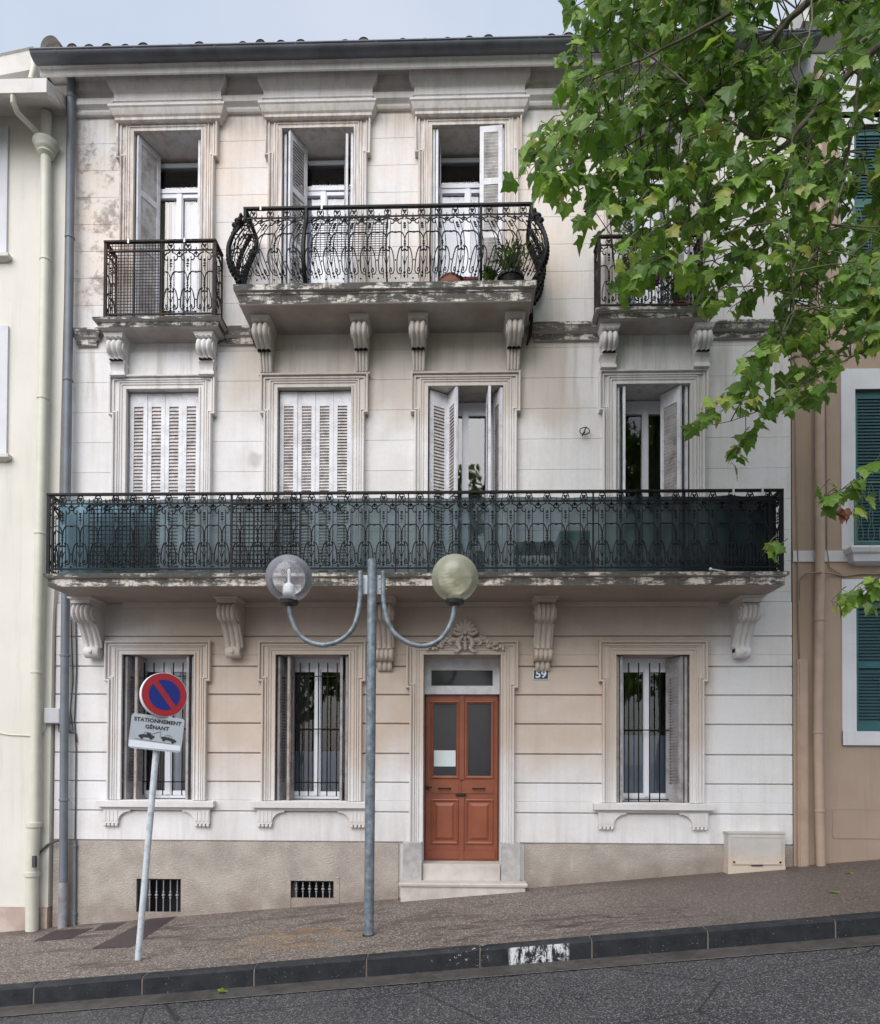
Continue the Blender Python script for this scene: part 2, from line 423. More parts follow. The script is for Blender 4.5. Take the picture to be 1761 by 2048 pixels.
M['shutter'] = simple('shutter_white', (.68, .68, .72), .6, .05, 6, dirt=(.36, .34, .32), dirt_amt=.5, dsc=7)
M['louver'] = simple('shutter_louver', (.52, .49, .48), .7, .15, 8, dirt=(.2, .18, .17), dirt_amt=.7, dsc=9)
M['shutter_gf'] = simple('shutter_grey', (.36, .35, .36), .65, .1, 6, dirt=(.16, .10, .07), dirt_amt=.6, dsc=7)
M['rope'] = simple('rusty_rod', (.22, .14, .09), .8, .3, 12)
M['dark'] = simple('dark_room', (.018, .018, .022), .9)
M['curtain'] = simple('white_curtain', (.66, .66, .72), .9, .05, 4)
M['curtain_d'] = simple('dark_curtain', (.10, .075, .09), .9, .3, 4)
M['film'] = simple('grey_window_film', (.17, .20, .25), .35, .04, 4)
M['green_curtain'] = simple('olive_curtain', (.17, .18, .08), .9, .1, 4)
M['door'] = simple('russet_door_paint', (.255, .073, .034), .42, .10, 3, dirt=(.20, .045, .025), dirt_amt=.4, dsc=5)
M['paper'] = simple('white_paper', (.66, .74, .76), .7, .02)
M['door_glass'] = simple('door_glass', (.022, .024, .03), .08, .05)
M['metal_dark'] = simple('dark_metal', (.03, .028, .028), .4, .1, 10, metal=.6)
M['step'] = simple('pale_stone', (.56, .52, .48), .75, .08, 5, bump=.2, dirt=(.36, .31, .27), dirt_amt=.5)
M['plinth'] = simple('grey_stone', (.43, .42, .41), .85, .1, 9, bump=.7, dirt=(.25, .24, .23), dirt_amt=.6, dsc=9)
def cabinet_mat():
    g = G('cream_cabinet'); p, x, y, z = g.pos()
    col = g.mix(g.rng(g.noise(5, 6), .3, .7), (.46, .43, .40), (.56, .53, .50))
    lo = g.rng(g.add(z, g.mul(g.noise(14, 6, .7), .25)), .72, .58, 0, 1)
    col = g.mix(g.mul(lo, g.rng(g.noise(22, 7, .7, off=4), .45, .52, .3, 1)), col, (.62, .50, .38))
    col = g.mix(g.rng(g.noise(30, 7, .75, off=9), .6, .66, 0, .6), col, (.30, .26, .22))
    g.color(col).set(rough=.6); return g.mat
M['cabinet'] = cabinet_mat()
M['galv'] = simple('galvanised_steel', (.17, .205, .235), .45, .22, 16, metal=.25, dirt=(.42, .46, .48), dirt_amt=.35, dsc=14)
M['sign_post'] = simple('white_post', (.58, .62, .66), .5, .06, 6, dirt=(.20, .22, .22), dirt_amt=.5, dsc=14)
M['sign_grey'] = simple('sign_back', (.36, .40, .44), .45, .03)
M['sign_white'] = simple('sign_white', (.68, .72, .78), .4, .03)
M['red'] = simple('sign_red', (.36, .014, .022), .6, .05)
M['blue'] = simple('sign_blue', (.003, .018, .20), .65, .05)
M['black'] = simple('black_lettering', (.02, .02, .022), .5)
M['navy'] = simple('navy_enamel', (.02, .03, .08), .3)
M['cream_wall'] = simple('cream_wall', (.66, .635, .58), .85, .04, .7, bump=.15, dirt=(.59, .57, .49), dirt_amt=.5, dsc=1.2)
M['cream_pipe'] = simple('cream_pipe', (.60, .59, .50), .5, .04, 5, dirt=(.5, .47, .38), dirt_amt=.4)
M['cream_eave'] = simple('cream_eave', (.60, .58, .55), .8, .06, 2, dirt=(.42, .38, .34), dirt_amt=.4)
M['pink_base'] = simple('pink_base', (.42, .32, .28), .85, .1, 4, bump=.3, dirt=(.55, .46, .40), dirt_amt=.7, dsc=3)
M['tan_wall'] = simple('tan_wall', (.385, .292, .225), .88, .05, 1.2, bump=.15, dirt=(.33, .24, .185), dirt_amt=.5, dsc=1.5)
M['tan_pipe'] = simple('tan_pipe', (.42, .31, .24), .5, .05, 5, dirt=(.30, .21, .16), dirt_amt=.4)
M['white_wall'] = simple('white_surround', (.62, .63, .66), .85, .05, 2)
M['teal'] = simple('teal_paint', (.022, .11, .12), .5, .08, 5)
M['teal_dark'] = simple('teal_louver', (.012, .055, .065), .6, .08, 5)
M['green_iron'] = simple('green_iron', (.08, .16, .13), .5, .1)
M['terracotta'] = simple('terracotta', (.17, .065, .045), .85, .15, 8, dirt=(.15, .07, .05), dirt_amt=.5)
M['rubber'] = simple('black_plastic', (.02, .02, .022), .5)
M['blue_sheet'] = simple('pale_blue_sheet', (.60, .78, .86), .8, .1, 3)
M['teal_box'] = simple('green_plastic', (.05, .18, .16), .5, .1, 3)
M['cable'] = simple('grey_cable', (.06, .06, .065), .6)
M['tan_cable'] = simple('painted_cable', (.30, .22, .17), .7)
M['grey_box'] = simple('grey_plastic_box', (.42, .43, .45), .5, .05)
M['clip'] = simple('white_clip', (.75, .77, .76), .5)
M['bark'] = simple('bark', (.13, .11, .085), .9, .3, 9, bump=.6, dirt=(.30, .28, .22), dirt_amt=.6, dsc=5)
M['twig'] = simple('twig_bark', (.085, .085, .045), .85, .2, 9)
M['stem_green'] = simple('plant_stem', (.05, .07, .03), .8)

def glass_mat(name, tint=(.8, .85, .9), refl=1.0):
    g = G(name); g.t.nodes.remove(g.b)
    tr = g.n('ShaderNodeBsdfTransparent'); tr.inputs[0].default_value = (*tint, 1)
    gl = g.n('ShaderNodeBsdfGlossy'); gl.inputs['Roughness'].default_value = .02; gl.inputs[0].default_value = (refl, refl, refl, 1)
    fr = g.n('ShaderNodeFresnel'); fr.inputs[0].default_value = 1.6
    bp = g.n('ShaderNodeBump'); bp.inputs['Strength'].default_value = .05; bp.inputs['Distance'].default_value = .02
    g.L(g.noise(2.2, 2), bp.inputs['Height']); g.L(bp.outputs[0], gl.inputs['Normal'])
    mx = g.n('ShaderNodeMixShader'); g.L(g.math('MULTIPLY', fr.outputs[0], 1.6, clamp=True), mx.inputs[0]); g.L(tr.outputs[0], mx.inputs[1]); g.L(gl.outputs[0], mx.inputs[2])
    g.L(mx.outputs[0], g.out.inputs[0]); return g.mat
M['pane'] = glass_mat('window_glass')
def globe_mat(name, tint, body, amt, rough):
    g = G(name); g.t.nodes.remove(g.b)
    tr = g.n('ShaderNodeBsdfTransparent'); tr.inputs[0].default_value = (*tint, 1)
    gl = g.n('ShaderNodeBsdfGlossy'); gl.inputs['Roughness'].default_value = rough
    df = g.n('ShaderNodeBsdfDiffuse'); df.inputs[0].default_value = (*body, 1)
    tl = g.n('ShaderNodeBsdfTranslucent'); tl.inputs[0].default_value = (*body, 1)
    dd = g.n('ShaderNodeMixShader'); dd.inputs[0].default_value = .45; g.L(df.outputs[0], dd.inputs[1]); g.L(tl.outputs[0], dd.inputs[2])
    m1 = g.n('ShaderNodeMixShader'); 
    lw = g.n('ShaderNodeLayerWeight'); lw.inputs[0].default_value = .25
    g.L(g.math('ADD', g.mul(lw.outputs[1], .5), g.rng(g.noise(3, 5), .2, .8, amt*.8, amt*1.2), clamp=True), m1.inputs[0])
    g.L(tr.outputs[0], m1.inputs[1]); g.L(dd.outputs[0], m1.inputs[2])
    m2 = g.n('ShaderNodeMixShader'); fr = g.n('ShaderNodeFresnel'); fr.inputs[0].default_value = 1.45
    g.L(fr.outputs[0], m2.inputs[0]); g.L(m1.outputs[0], m2.inputs[1]); g.L(gl.outputs[0], m2.inputs[2])
    g.L(m2.outputs[0], g.out.inputs[0]); return g.mat
M['globe_clear'] = globe_mat('clear_globe', (.99, .99, 1.0), (.85, .85, .93), .18, .05)
M['globe_yellow'] = globe_mat('yellowed_globe', (.97, .97, .86), (.95, .95, .74), .30, .12)
def net_mat():
    g = G('green_shade_net'); p, x, y, z = g.pos(); g.t.nodes.remove(g.b)
    tr = g.n('ShaderNodeBsdfTransparent'); tr.inputs[0].default_value = (.50, .60, .66, 1)
    df = g.n('ShaderNodeBsdfDiffuse'); g.put(df.inputs[0], g.mix(g.rng(x, 1.2, 3.4, 0, .85, True), g.mix(g.rng(g.noise(2.2, 5), .35, .65), (.050, .075, .080), (.085, .115, .120)), (.008, .014, .016)))
    mx = g.n('ShaderNodeMixShader'); w = g.noise(1.3, 5, vec=g.scale(p, 1.5, 1, .5), off=3)
    dn = g.rng(g.add(x, g.mul(w, .9)), 0.6, 3.0, 0, .27, True)
    g.L(g.math('SUBTRACT', g.math('ADD', g.rng(w, .35, .65, .62, .76), dn), g.rng(x, -4.2, -3.3, .24, 0, True)), mx.inputs[0]); g.L(tr.outputs[0], mx.inputs[1]); g.L(df.outputs[0], mx.inputs[2])
    g.L(mx.outputs[0], g.out.inputs[0]); return g.mat
M['net'] = net_mat()
def leaf_mat(name, cols):
    g = G(name); a = g.n('ShaderNodeAttribute'); a.attribute_name = 'tone'; a.attribute_type = 'GEOMETRY'
    r = g.n('ShaderNodeValToRGB'); els = r.color_ramp.elements
    while len(els) < len(cols): els.new(.5)
    for i, (q, c) in enumerate(cols): els[i].position = q; els[i].color = (*c, 1)
    g.L(a.outputs['Fac'], r.inputs[0])
    col = g.mix(g.rng(g.noise(14, 5), .3, .7, 0, .35), r.outputs[0], (.10, .16, .03))
    g.color(col).set(rough=.42, spec=.45)
    tl = g.n('ShaderNodeBsdfTranslucent'); g.L(g.mix(.5, col, (.22, .42, .03)), tl.inputs[0])
    mx = g.n('ShaderNodeMixShader'); mx.inputs[0].default_value = .46
    g.L(g.b.outputs[0], mx.inputs[1]); g.L(tl.outputs[0], mx.inputs[2]); g.L(mx.outputs[0], g.out.inputs[0])
    return g.mat
M['leaf'] = leaf_mat('plane_leaf', [(0, (.060, .130, .024)), (.35, (.115, .225, .032)), (.7, (.20, .335, .048)), (.92, (.31, .43, .08)), (.97, (.42, .42, .09))])
M['leaf_dark'] = leaf_mat('pot_plant_leaf', [(0, (.012, .018, .012)), (.5, (.025, .036, .018)), (1, (.06, .03, .03))])

# ------------------------------------------------------------------ ground
def sheet(name, xs, ys, zf, mat):
    b = MB(); vs = [(x, y, zf(x, y)) for y in ys for x in xs]; n = len(xs)
    b.add(vs, [(j*n+i, j*n+i+1, (j+1)*n+i+1, (j+1)*n+i) for j in range(len(ys)-1) for i in range(n-1)])
    return struct(b.build(name, mat, recalc=False))
XS = [-200, -60, -20] + [-10+i for i in range(21)] + [20, 60, 200]
def road_z(x, y): return kerb_z(x) - .165 - .012*max(0, min(1, (-2.62-y)/.25)) + .02*min(3, max(0, -2.87-y))*.8
b = MB()
sheet('ground', [-400, -60, 60, 400], [-400, -60, -12, -2, 60, 400], lambda x, y: .091*max(-60, min(60, x)) - .75 - max(0, -y-2)*.01, M['road'])
sheet('pavement', XS, [-2.49, -2.0, -1.5, -1, -.5, 0, .4], pave_z, M['pave'])
sheet('road', XS, [-14, -10, -7, -5, -4, -3.4, -2.87], road_z, M['road'])
sheet('road_gutter', XS, [-2.866, -2.60], lambda x, y: road_z(x, y)+.004, M['gutter_strip'])
sheet('far_pavement', XS, [-24, -14], lambda x, y: kerb_z(x)-.02, M['pave'])
sheet('gutter_edge', XS, [-2.874, -2.862], lambda x, y: road_z(x, y)+.008, M['edge_line'])
# kerb stones with mortar joints
joints = [X(px, 1980-px*.085, -2.55) for px in (75, 290, 512, 735, 960, 1182, 1412, 1665)]
st = (joints[-1]-joints[0])/7
allj = [joints[0]-st*i for i in range(40, 0, -1)] + joints + [joints[-1]+st*i for i in range(1, 40)]
b = MB()
for a, c in zip(allj[:-1], allj[1:]):
    a += .004; c -= .004; jz = random.uniform(-.004, .004)
    rings = []
    for x in (a, a+.008, c-.008, c):
        z = kerb_z(x)+jz; e = .006 if x in (a, c) else 0
        rings.append([(x, -2.49, z-.3), (x, -2.49, z-e+.004), (x, -2.585, z-e+.002), (x, -2.607+e, z-.02), (x, -2.618+e, z-.3)])
    b.rings(rings)
struct(b.build('kerb', M['kerb']))
b = MB()
for j in allj: b.rings([[(x, -2.493, kerb_z(x)-.28), (x, -2.493, kerb_z(x)-.001), (x, -2.583, kerb_z(x)-.006), (x, -2.605, kerb_z(x)-.03), (x, -2.611, kerb_z(x)-.28)] for x in (j-.006, j+.006)])
struct(b.build('kerb_joint', M['mortar']))
# repaired patches of asphalt
def patch(pix, name='asphalt_patch'):
    pts = [on_pave(*p) for p in pix]
    b = MB(); b.add([(p.x, p.y, pave_z(p.x, p.y)+.004) for p in pts], [tuple(range(len(pts)))])
    return struct(b.build(name, M['patch'], recalc=False))
patch([(184, 1898), (262, 1895), (352, 1834), (300, 1838)])
patch([(65, 1884), (140, 1878), (186, 1857), (110, 1862)])
patch([(188, 1862), (225, 1860), (252, 1845), (205, 1850)])

# ------------------------------------------------------------------ main building
BLD = thing('apartment_building', 'three storey weathered off-white stucco townhouse with black iron balconies and russet door', 'building')
XL, XR = -5.08, 4.05
ZB = Z(870, 1686); ZF1 = Z(850, 1144, -.93); ZF2 = Z(780, 566, -.61)
ZS2 = Z(1130, 651)                      # string course
GT, GS = 2.961, 1.148                   # ground floor heads and sills
T1, T2 = 6.30, 9.58

GF = [(-4.222, -3.314), (-2.292, -1.379), (1.910, 2.803)]
DOOR = (-.453, .499); ZDB = Z(925, 1726)
F1 = [(-4.205, -3.287), (-2.294, -1.369), (-.413, .519), (1.908, 2.814)]
F2 = [(-4.145, -3.287), (-2.263, -1.359), (-.378, .528), (1.93, 2.83)]
CELL = [rect(273, 1758, 362, 1825), rect(582, 1762, 668, 1797)]

def wall_mesh(b, x0, x1, z0, z1, holes, yf, depth, groove_z=None):
    xs = sorted(set([x0, x1] + [h[i] for h in holes for i in (0, 1)])); zs = sorted(set([z0, z1] + [h[i] for h in holes for i in (2, 3)]))
    xs = [v for v in xs if x0 <= v <= x1]; zs = [v for v in zs if z0 <= v <= z1]
    def inside(x, z): return any(h[0] < x < h[1] and h[2] < z < h[3] for h in holes)
    for i in range(len(xs)-1):
        for j in range(len(zs)-1):
            if not inside((xs[i]+xs[i+1])/2, (zs[j]+zs[j+1])/2):
                b.add([(xs[i], yf, zs[j]), (xs[i+1], yf, zs[j]), (xs[i+1], yf, zs[j+1]), (xs[i], yf, zs[j+1])], [(0, 1, 2, 3)])
    for h in holes:
        a, c, d, e = h; d = max(d, z0)
        b.add([(a, yf, d), (c, yf, d), (c, yf, e), (a, yf, e), (a, yf+depth, d), (c, yf+depth, d), (c, yf+depth, e), (a, yf+depth, e)],
              [(0, 4, 5, 1), (1, 5, 6, 2), (2, 6, 7, 3), (3, 7, 4, 0)])
holes = [(a, c, GS-.02, GT) for a, c in GF] + [(DOOR[0], DOOR[1], -1.2, GT)] + [(a, c, ZF1-.05, T1) for a, c in F1] + [(a, c, ZF2-.05, T2) for a, c in F2]
cell_h = [(c[0], c[1], c[2]-.3, c[3]) for c in CELL]
b = MB()
WT = ZC+.22
wall_mesh(b, XL, XR, -1.6, WT, holes + cell_h, .03, .55)
# side and back walls so the house is a solid block
for x in (XL+.002, XR-.002):
    b.add([(x, .03, -1.6), (x, 9, -1.6), (x, 9, WT), (x, .03, WT)], [(0, 1, 2, 3)])
b.add([(XL, 9, -1.6), (XR, 9, -1.6), (XR, 9, WT), (XL, 9, WT)], [(0, 1, 2, 3)])
# courses in front of the backing
def course_row(b, z0, z1, blocks, g, proj, ch=.006):
    """horizontal course, cut by openings in blocks"""
    segs = []; x = XL+.0
    for a, c in sorted(blocks):
        if a > x: segs.append((x, a))
        x = max(x, c)
    if x < XR: segs.append((x, XR))
    for a, c in segs:
        b.rings([[(a, .029, z0+g/2), (c, .029, z0+g/2), (c, .029, z1-g/2), (a, .029, z1-g/2)],
                 [(a, .03-proj+ch, z0+g/2), (c, .03-proj+ch, z0+g/2), (c, .03-proj+ch, z1-g/2), (a, .03-proj+ch, z1-g/2)],
                 [(a, .03-proj, z0+g/2+ch), (c, .03-proj, z0+g/2+ch), (c, .03-proj, z1-g/2-ch), (a, .03-proj, z1-g/2-ch)]])
gz = [ZB] + [Z(870, p) for p in (1625, 1566, 1508, 1448, 1390, 1333, 1273)]
gz.append(ZF1-.12)
for z0, z1 in zip(gz[:-1], gz[1:]):
    bl = [(a, c) for a, c in GF if z1 > GS and z0 < GT] + [DOOR]*(z0 < GT)
    if z0 < GT < z1 or z0 < GS < z1:       # split the course at the head / sill height
        cut = GT if z0 < GT < z1 else GS
        low = [(a, c) for a, c in GF if cut > GS and z0 < GT] + [DOOR]
        hi = [(a, c) for a, c in GF if z1 > GS and cut < GT] + [DOOR]*(cut < GT)
        course_row(b, z0, cut+.006, low, .012, .03); course_row(b, cut-.006, z1, hi, .012, .03)
    else: course_row(b, z0, z1, bl, .017, .03)
def upper(zs, ops, zt):
    for z0, z1 in zip(zs[:-1], zs[1:]):
        if z0 < zt < z1:
            course_row(b, z0, zt+.0025, ops, .003, .014, .0015); course_row(b, zt-.0025, z1, [], .003, .014, .0015)
        else: course_row(b, z0, z1, ops if z0 < zt else [], .003, .014, .0015)
s = (Z(1100, 693)-ZF1)/8
upper([ZF1-.12] + [ZF1+s*i for i in range(0, 9)], F1, T1)
s = (ZC-.42-ZS2)/8
upper([Z(1100, 693), ZS2] + [ZS2+s*i for i in range(1, 9)], F2, T2)
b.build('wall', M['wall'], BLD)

# rough rendered base course, follows the slope
b = MB()
xs = sorted([XL, XR, DOOR[0]-.3, DOOR[1]+.3] + [c[i] for c in CELL for i in (0, 1)])
for a, c in zip(xs[:-1], xs[1:]):
    mid = (a+c)/2
    if DOOR[0]-.3 < mid < DOOR[1]+.3: continue
    cell = [q for q in CELL if q[0] < mid < q[1]]
    if not cell:
        b.rings([[(x, .04, wall_z(x)-.4), (x, -.004, wall_z(x)-.4), (x, -.004, ZB-.004), (x, .04, ZB-.004)] for x in (a, c)])
    else:
        q = cell[0]
        b.rings([[(x, .04, q[3]), (x, -.004, q[3]), (x, -.004, ZB-.004), (x, .04, ZB-.004)] for x in (a, c)])
        if q[2] > wall_z(mid): b.rings([[(x, .04, wall_z(x)-.4), (x, -.004, wall_z(x)-.4), (x, -.004, q[2]), (x, .04, q[2])] for x in (a, c)])
b.build('base_course', M['base'], BLD)

# cellar grilles
for q in CELL:
    x0, x1, z0, z1 = q; b = MB(); n = 6; zb = min(z0, wall_z((x0+x1)/2)) - .03
    for x in (x0+.012, x1-.012): b.box(x-.01, x+.01, .03, .05, zb, z1)
    b.box(x0, x1, .03, .05, z1-.02, z1-.001)
    o = b.build('cellar_grille', M['rust'], BLD)
    b = MB()
    for i in range(n):
        x = x0+(x1-x0)*(i+.7)/(n+.4)
        b.tube([(x, .04, zb), (x, .04, z1-.02)], .007, 6)
        zm = (z1+max(z0, wall_z(x)))/2
        for dz in (-.03, .03): b.ball((x, .04, zm+dz*1.2), .014, nu=8, nv=5)
        b.disc((x, .04, zm-.012), (0, 0, 1), .02, .024, 10, .004)
    b.build('baluster', M['pipe_low'], o, smooth=40)
    b = MB(); b.box(x0-.0, x1+.0, .40, .41, zb-.3, z1+.1); b.build('cellar_void', M['dark'], o)
b = MB(); q = CELL[1]
for a, c in ((q[0]-.07, q[0]), (q[1], q[1]+.07)): b.box(a, c, -.012, .02, wall_z(a)-.05, q[3])
b.box(q[0]-.07, q[1]+.07, -.012, .02, q[3]+.001, q[3]+.05)
b.build('cellar_surround', M['base'], BLD)

# --- window surrounds
def surround(a, c, zb, zt, drop=None, name='window_surround', h=.145, parent=BLD, ear=True, y0=0.0, bottom_ear=.42):
    b = MB(); p0 = [(a, zb), (a, zt), (c, zt), (c, zb)]
    b.sweep(p0, [(0, -.03), (0, .044), (.020, .044), (.024, .030), (.052, .030), (.055, .042), (.067, .043), (.070, .031), (.082, .031), (.085, .044), (.098, .046), (.103, .030), (.105, .030), (.105, -.03)], y0)
    e = .045 if ear else 0
    zear = zt-bottom_ear+h
    if ear:
        p1 = [(a-.105, zb), (a-.105, zear), (a-.105-e, zear), (a-.105-e, zt+.105), (c+.105+e, zt+.105), (c+.105+e, zear), (c+.105, zear), (c+.105, zb)]
        b.box(a-.106-e, a-.10, y0-.029, y0+.03, zear, zt+.106); b.box(c+.10, c+.106+e, y0-.029, y0+.03, zear, zt+.106)
        b.box(a-.106, c+.106, y0-.0292, y0+.03, zt+.10, zt+.1055)
    else: p1 = [(a-.105, zb), (a-.105, zt+.105), (c+.105, zt+.105), (c+.105, zb)]
    b.sweep(p1, [(0, -.03), (0, .030), (.004, .050), (.020, .052), (.024, .036), (.036, .036), (.040, .070), (.054, .074), (.062, .066), (.064, -.03)], y0)
    return b.build(name, M['trim'], parent)

def sill(a, c, parent):
    b = MB(); z = GS-.006
    b.block(a-.185, c+.185, -.0, [(.03, z-.12), (.045, z-.095), (.06, z-.09), (.065, z-.082), (.092, z-.078), (.095, z-.006), (.09, z)], .2)
    b.box(a+.0, c-.0, -.05, .34, z-.02, z+.004)
    o = b.build('sill', M['trim'], parent)
    zt = z-.115
    for sgn, xe in ((1, a-.215), (-1, c+.215)):
        b = MB()
        # fluted drop under the sill with a concave spandrel towards the middle
        x1 = xe+sgn*.19
        lo, hi = min(xe, x1), max(xe, x1)
        b.box(lo, hi, -.045, .0, zt-.17, zt)
        n = 10; rr = .15
        poly = [(x1, zt), (x1, zt-.14)] + [(x1+sgn*(rr-rr*math.cos(t)), zt-.14+.12*math.sin(t)) for t in [math.pi/2*i/n for i in range(1, n+1)]] + [(x1+sgn*rr, zt)]
        for yy in (-.043,):
            vs = [(px, -.043, pz) for px, pz in poly] + [(px, 0, pz) for px, pz in poly]; k = len(poly)
            b.add(vs, [tuple(range(k)), tuple(range(2*k-1, k-1, -1))] + [(i, (i+1) % k, (i+1) % k+k, i+k) for i in range(k)])
        for i in range(4):
            xx = lo+.19*(i+.5)/4
            b.ball((xx, -.03, zt-.19), .021, .02, .026, 8, 6)
            b.box(xx-.016, xx+.016, -.052, -.04, zt-.14, zt-.02)
        b.build('sill_bracket', M['trim'], o, smooth=35)
    return o
sur = []
for i, (a, c) in enumerate(GF):
    s0 = surround(a, c, GS, GT); sill(a, c, s0)
for a, c in F1: surround(a, c, ZF1-.02, T1, h=.145)
for a, c in F2: surround(a, c, ZF2-.02, T2, h=.12)
ds = surround(DOOR[0]-.0, DOOR[1]+.0, Z(925, 1684), GT, name='door_surround', bottom_ear=.50)
for lo, hi in ((DOOR[0]-.255, DOOR[0]+.002), (DOOR[1]-.002, DOOR[1]+.255)):
    b = MB(); b.block(lo+.012, hi-.012, -.075, [(.0, -.6), (.0, Z(925, 1684)-.01), (-.006, Z(925, 1684))], .1)
    b.build('door_plinth', M['plinth'], ds)

# --- crest over the door
b = MB(); cx, cz = X(931, 1262), Z(931, 1266)
for i in range(7):
    an = R_(-72+24*i); L = .165-.02*abs(i-3)/3
    rot = Matrix.Rotation(an, 3, 'Y')
    for k in (0.55, 1.0):
        b.ball(Vector((cx, -.055-.012*(k == 1), cz)) + rot @ Vector((0, 0, L*.58*k)), .03*(.65+.35*k), .035, L*.42, 8, 8, rot)
b.ball((cx, -.09, cz-.01), .03, .03, .03)
for sgn in (-1, 1):
    pts = [(cx+sgn*u, -.07, cz+v) for u, v in ((.03, -.02), (.10, -.03), (.145, .0), (.12, .04), (.085, .02))]
    b.tube(pts, [.02, .025, .024, .018, .012], 8)
    pts = [(cx+sgn*u, -.075, cz+v) for u, v in ((.02, -.05), (.075, -.09), (.09, -.15), (.06, -.20), (.10, -.245), (.14, -.23))]
    b.tube(pts, [.018, .03, .034, .03, .022, .014], 8)
    pts = [(cx+sgn*u, -.07, cz+v) for u, v in ((.09, -.10), (.15, -.09), (.20, -.12), (.19, -.15), (.16, -.14))]
    b.tube(pts, [.02, .028, .024, .018, .012], 8)
    rnd = random.Random(5)
    for i in range(34):
        t = rnd.random(); u = .17+t*.30; v = -.10-.11*t+rnd.uniform(-.05, .05)*(1.1-t*.4)
        b.ball((cx+sgn*u, -.05-rnd.random()*.03, cz+v), rnd.uniform(.013, .028), .024, rnd.uniform(.013, .03), 7, 5, Matrix.Rotation(rnd.uniform(0, 3), 3, 'Y'))
for v in (-.08, -.13, -.17, -.20): b.ball((cx, -.075, cz+v), .026-.03*abs(v+.14), .03, .03, 8, 6)
b.build('door_crest', M['trim'], BLD, smooth=50)

# --- the russet door
dz1 = Z(925, 1385); yd = .30
door = None
b = MB(); zt0, zt1 = dz1, GT
x0, x1 = DOOR
# transom frame
b.box(x0, x1, yd-.05, yd+.05, dz1+.03, dz1+.11); b.box(x0, x1, yd-.08, yd+.05, dz1, dz1+.06)
b.box(x0, x1, yd-.03, yd+.05, dz1+.31, GT+.01)
b.box(x0, x0+.085, yd-.03, yd+.05, dz1+.11, dz1+.31); b.box(x1-.085, x1, yd-.03, yd+.05, dz1+.11, dz1+.31)
tr = b.build('transom_window', M['wood_white'], BLD)
b = MB(); b.box(x0+.08, x1-.08, yd+.0, yd+.01, dz1+.10, dz1+.32); b.build('pane', M['door_glass'], tr)
b = MB(); mid = (x0+x1)/2; zb0 = ZDB-.01
H = dz1-zb0
b.box(x0, x1, yd+.02, yd+.06, zb0, dz1)               # frame behind
def panel(b, a, c, z0, z1, y, raised=True):
    b.sweep([(a, z0), (a, z1), (c, z1), (c, z0), (a, z0)], [(-.0, 0), (-.0, .012), (-.012, .018), (-.03, .006), (-.034, 0)], y)
    if raised:
        b.rings([[(a+.05, y, z0+.05), (c-.05, y, z0+.05), (c-.05, y, z1-.05), (a+.05, y, z1-.05)],
                 [(a+.085, y-.02, z0+.085), (c-.085, y-.02, z0+.085), (c-.085, y-.02, z1-.085), (a+.085, y-.02, z1-.085)]])
def zp(p): return Z(925, p, 0) if False else zb0 + (1726-p)/(1726-1385)*H
leafs = []
glass = []
for a, c, (g0, g1) in ((x0+.02, mid-.002, (867, 914)), (mid+.002, x1-.02, (938, 985))):
    ga, gc = x0+(x1-x0)*(g0-848)/154, x0+(x1-x0)*(g1-848)/154
    z0, z1 = zp(1552), zp(1404)
    b.box(a, ga, yd-.03, yd+.018, zb0, dz1); b.box(gc, c, yd-.03, yd+.018, zb0, dz1)
    b.box(ga, gc, yd-.03, yd+.018, z1, dz1); b.box(ga, gc, yd-.03, yd+.018, zb0, z0)
    b.sweep([(ga-.035, z0-.035), (ga-.035, z1+.035), (gc+.035, z1+.035), (gc+.035, z0-.035), (ga-.035, z0-.035)][::-1], [(-.0, 0), (-.0, .014), (.012, .018), (.035, .004), (.035, 0)][::1], yd-.03)
    panel(b, ga-.03, gc+.03, zp(1692), zp(1600), yd-.0301)
    b.box(ga-.03, gc+.03, yd-.042, yd-.03, zp(1588), zp(1568))
    b.box(a+.03, c-.03, yd-.045, yd-.03, zp(1722), zp(1705))
    glass.append((ga, gc, z0, z1))
b.box(mid-.03, mid+.03, yd-.05, yd-.03, zp(1560), dz1); b.box(mid-.03, mid+.03, yd-.05, yd-.03, zb0, zp(1596))
door = b.build('door', M['door'], BLD)
for ga, gc, z0, z1 in glass:
    b = MB(); b.box(ga-.002, gc+.002, yd-.008, yd+.0, z0-.002, z1+.002); b.build('pane', M['door_glass'], door)
ga, gc, _, _ = glass[0]
b = MB(); b.box(ga+.005, gc-.01, yd-.0115, yd-.0085, zp(1533), zp(1500)); b.build('notice', M['paper'], door)
for k, px in enumerate((890, 960)):
    xx = x0+(x1-x0)*(px-848)/154; zz = zp(1578); b = MB()
    b.tube([(xx-.07, yd-.075, zz), (xx+.07, yd-.075, zz)], .009, 8)
    for s in (-.06, .06): b.tube([(xx+s, yd-.03, zz), (xx+s, yd-.077, zz)], .008, 8); b.ball((xx+s*1.2, yd-.075, zz), .012)
    b.build('handle', M['metal_dark'], door, smooth=40)
b = MB(); b.box(mid-.075, mid+.055, yd-.056, yd-.05, zp(1594), zp(1588)); b.build('letter_slot', M['metal_dark'], door)
b = MB(); b.disc((x0+.045, yd-.05, zp(1577)), (0, 1, 0), .024, .022, 16, .003); b.tube([(x0+.045, yd-.06, zp(1577)), (x0+.045, yd-.085, zp(1577)), (x0+.10, yd-.085, zp(1575))], .008, 8)
b.build('knob', M['metal_dark'], door, smooth=40)
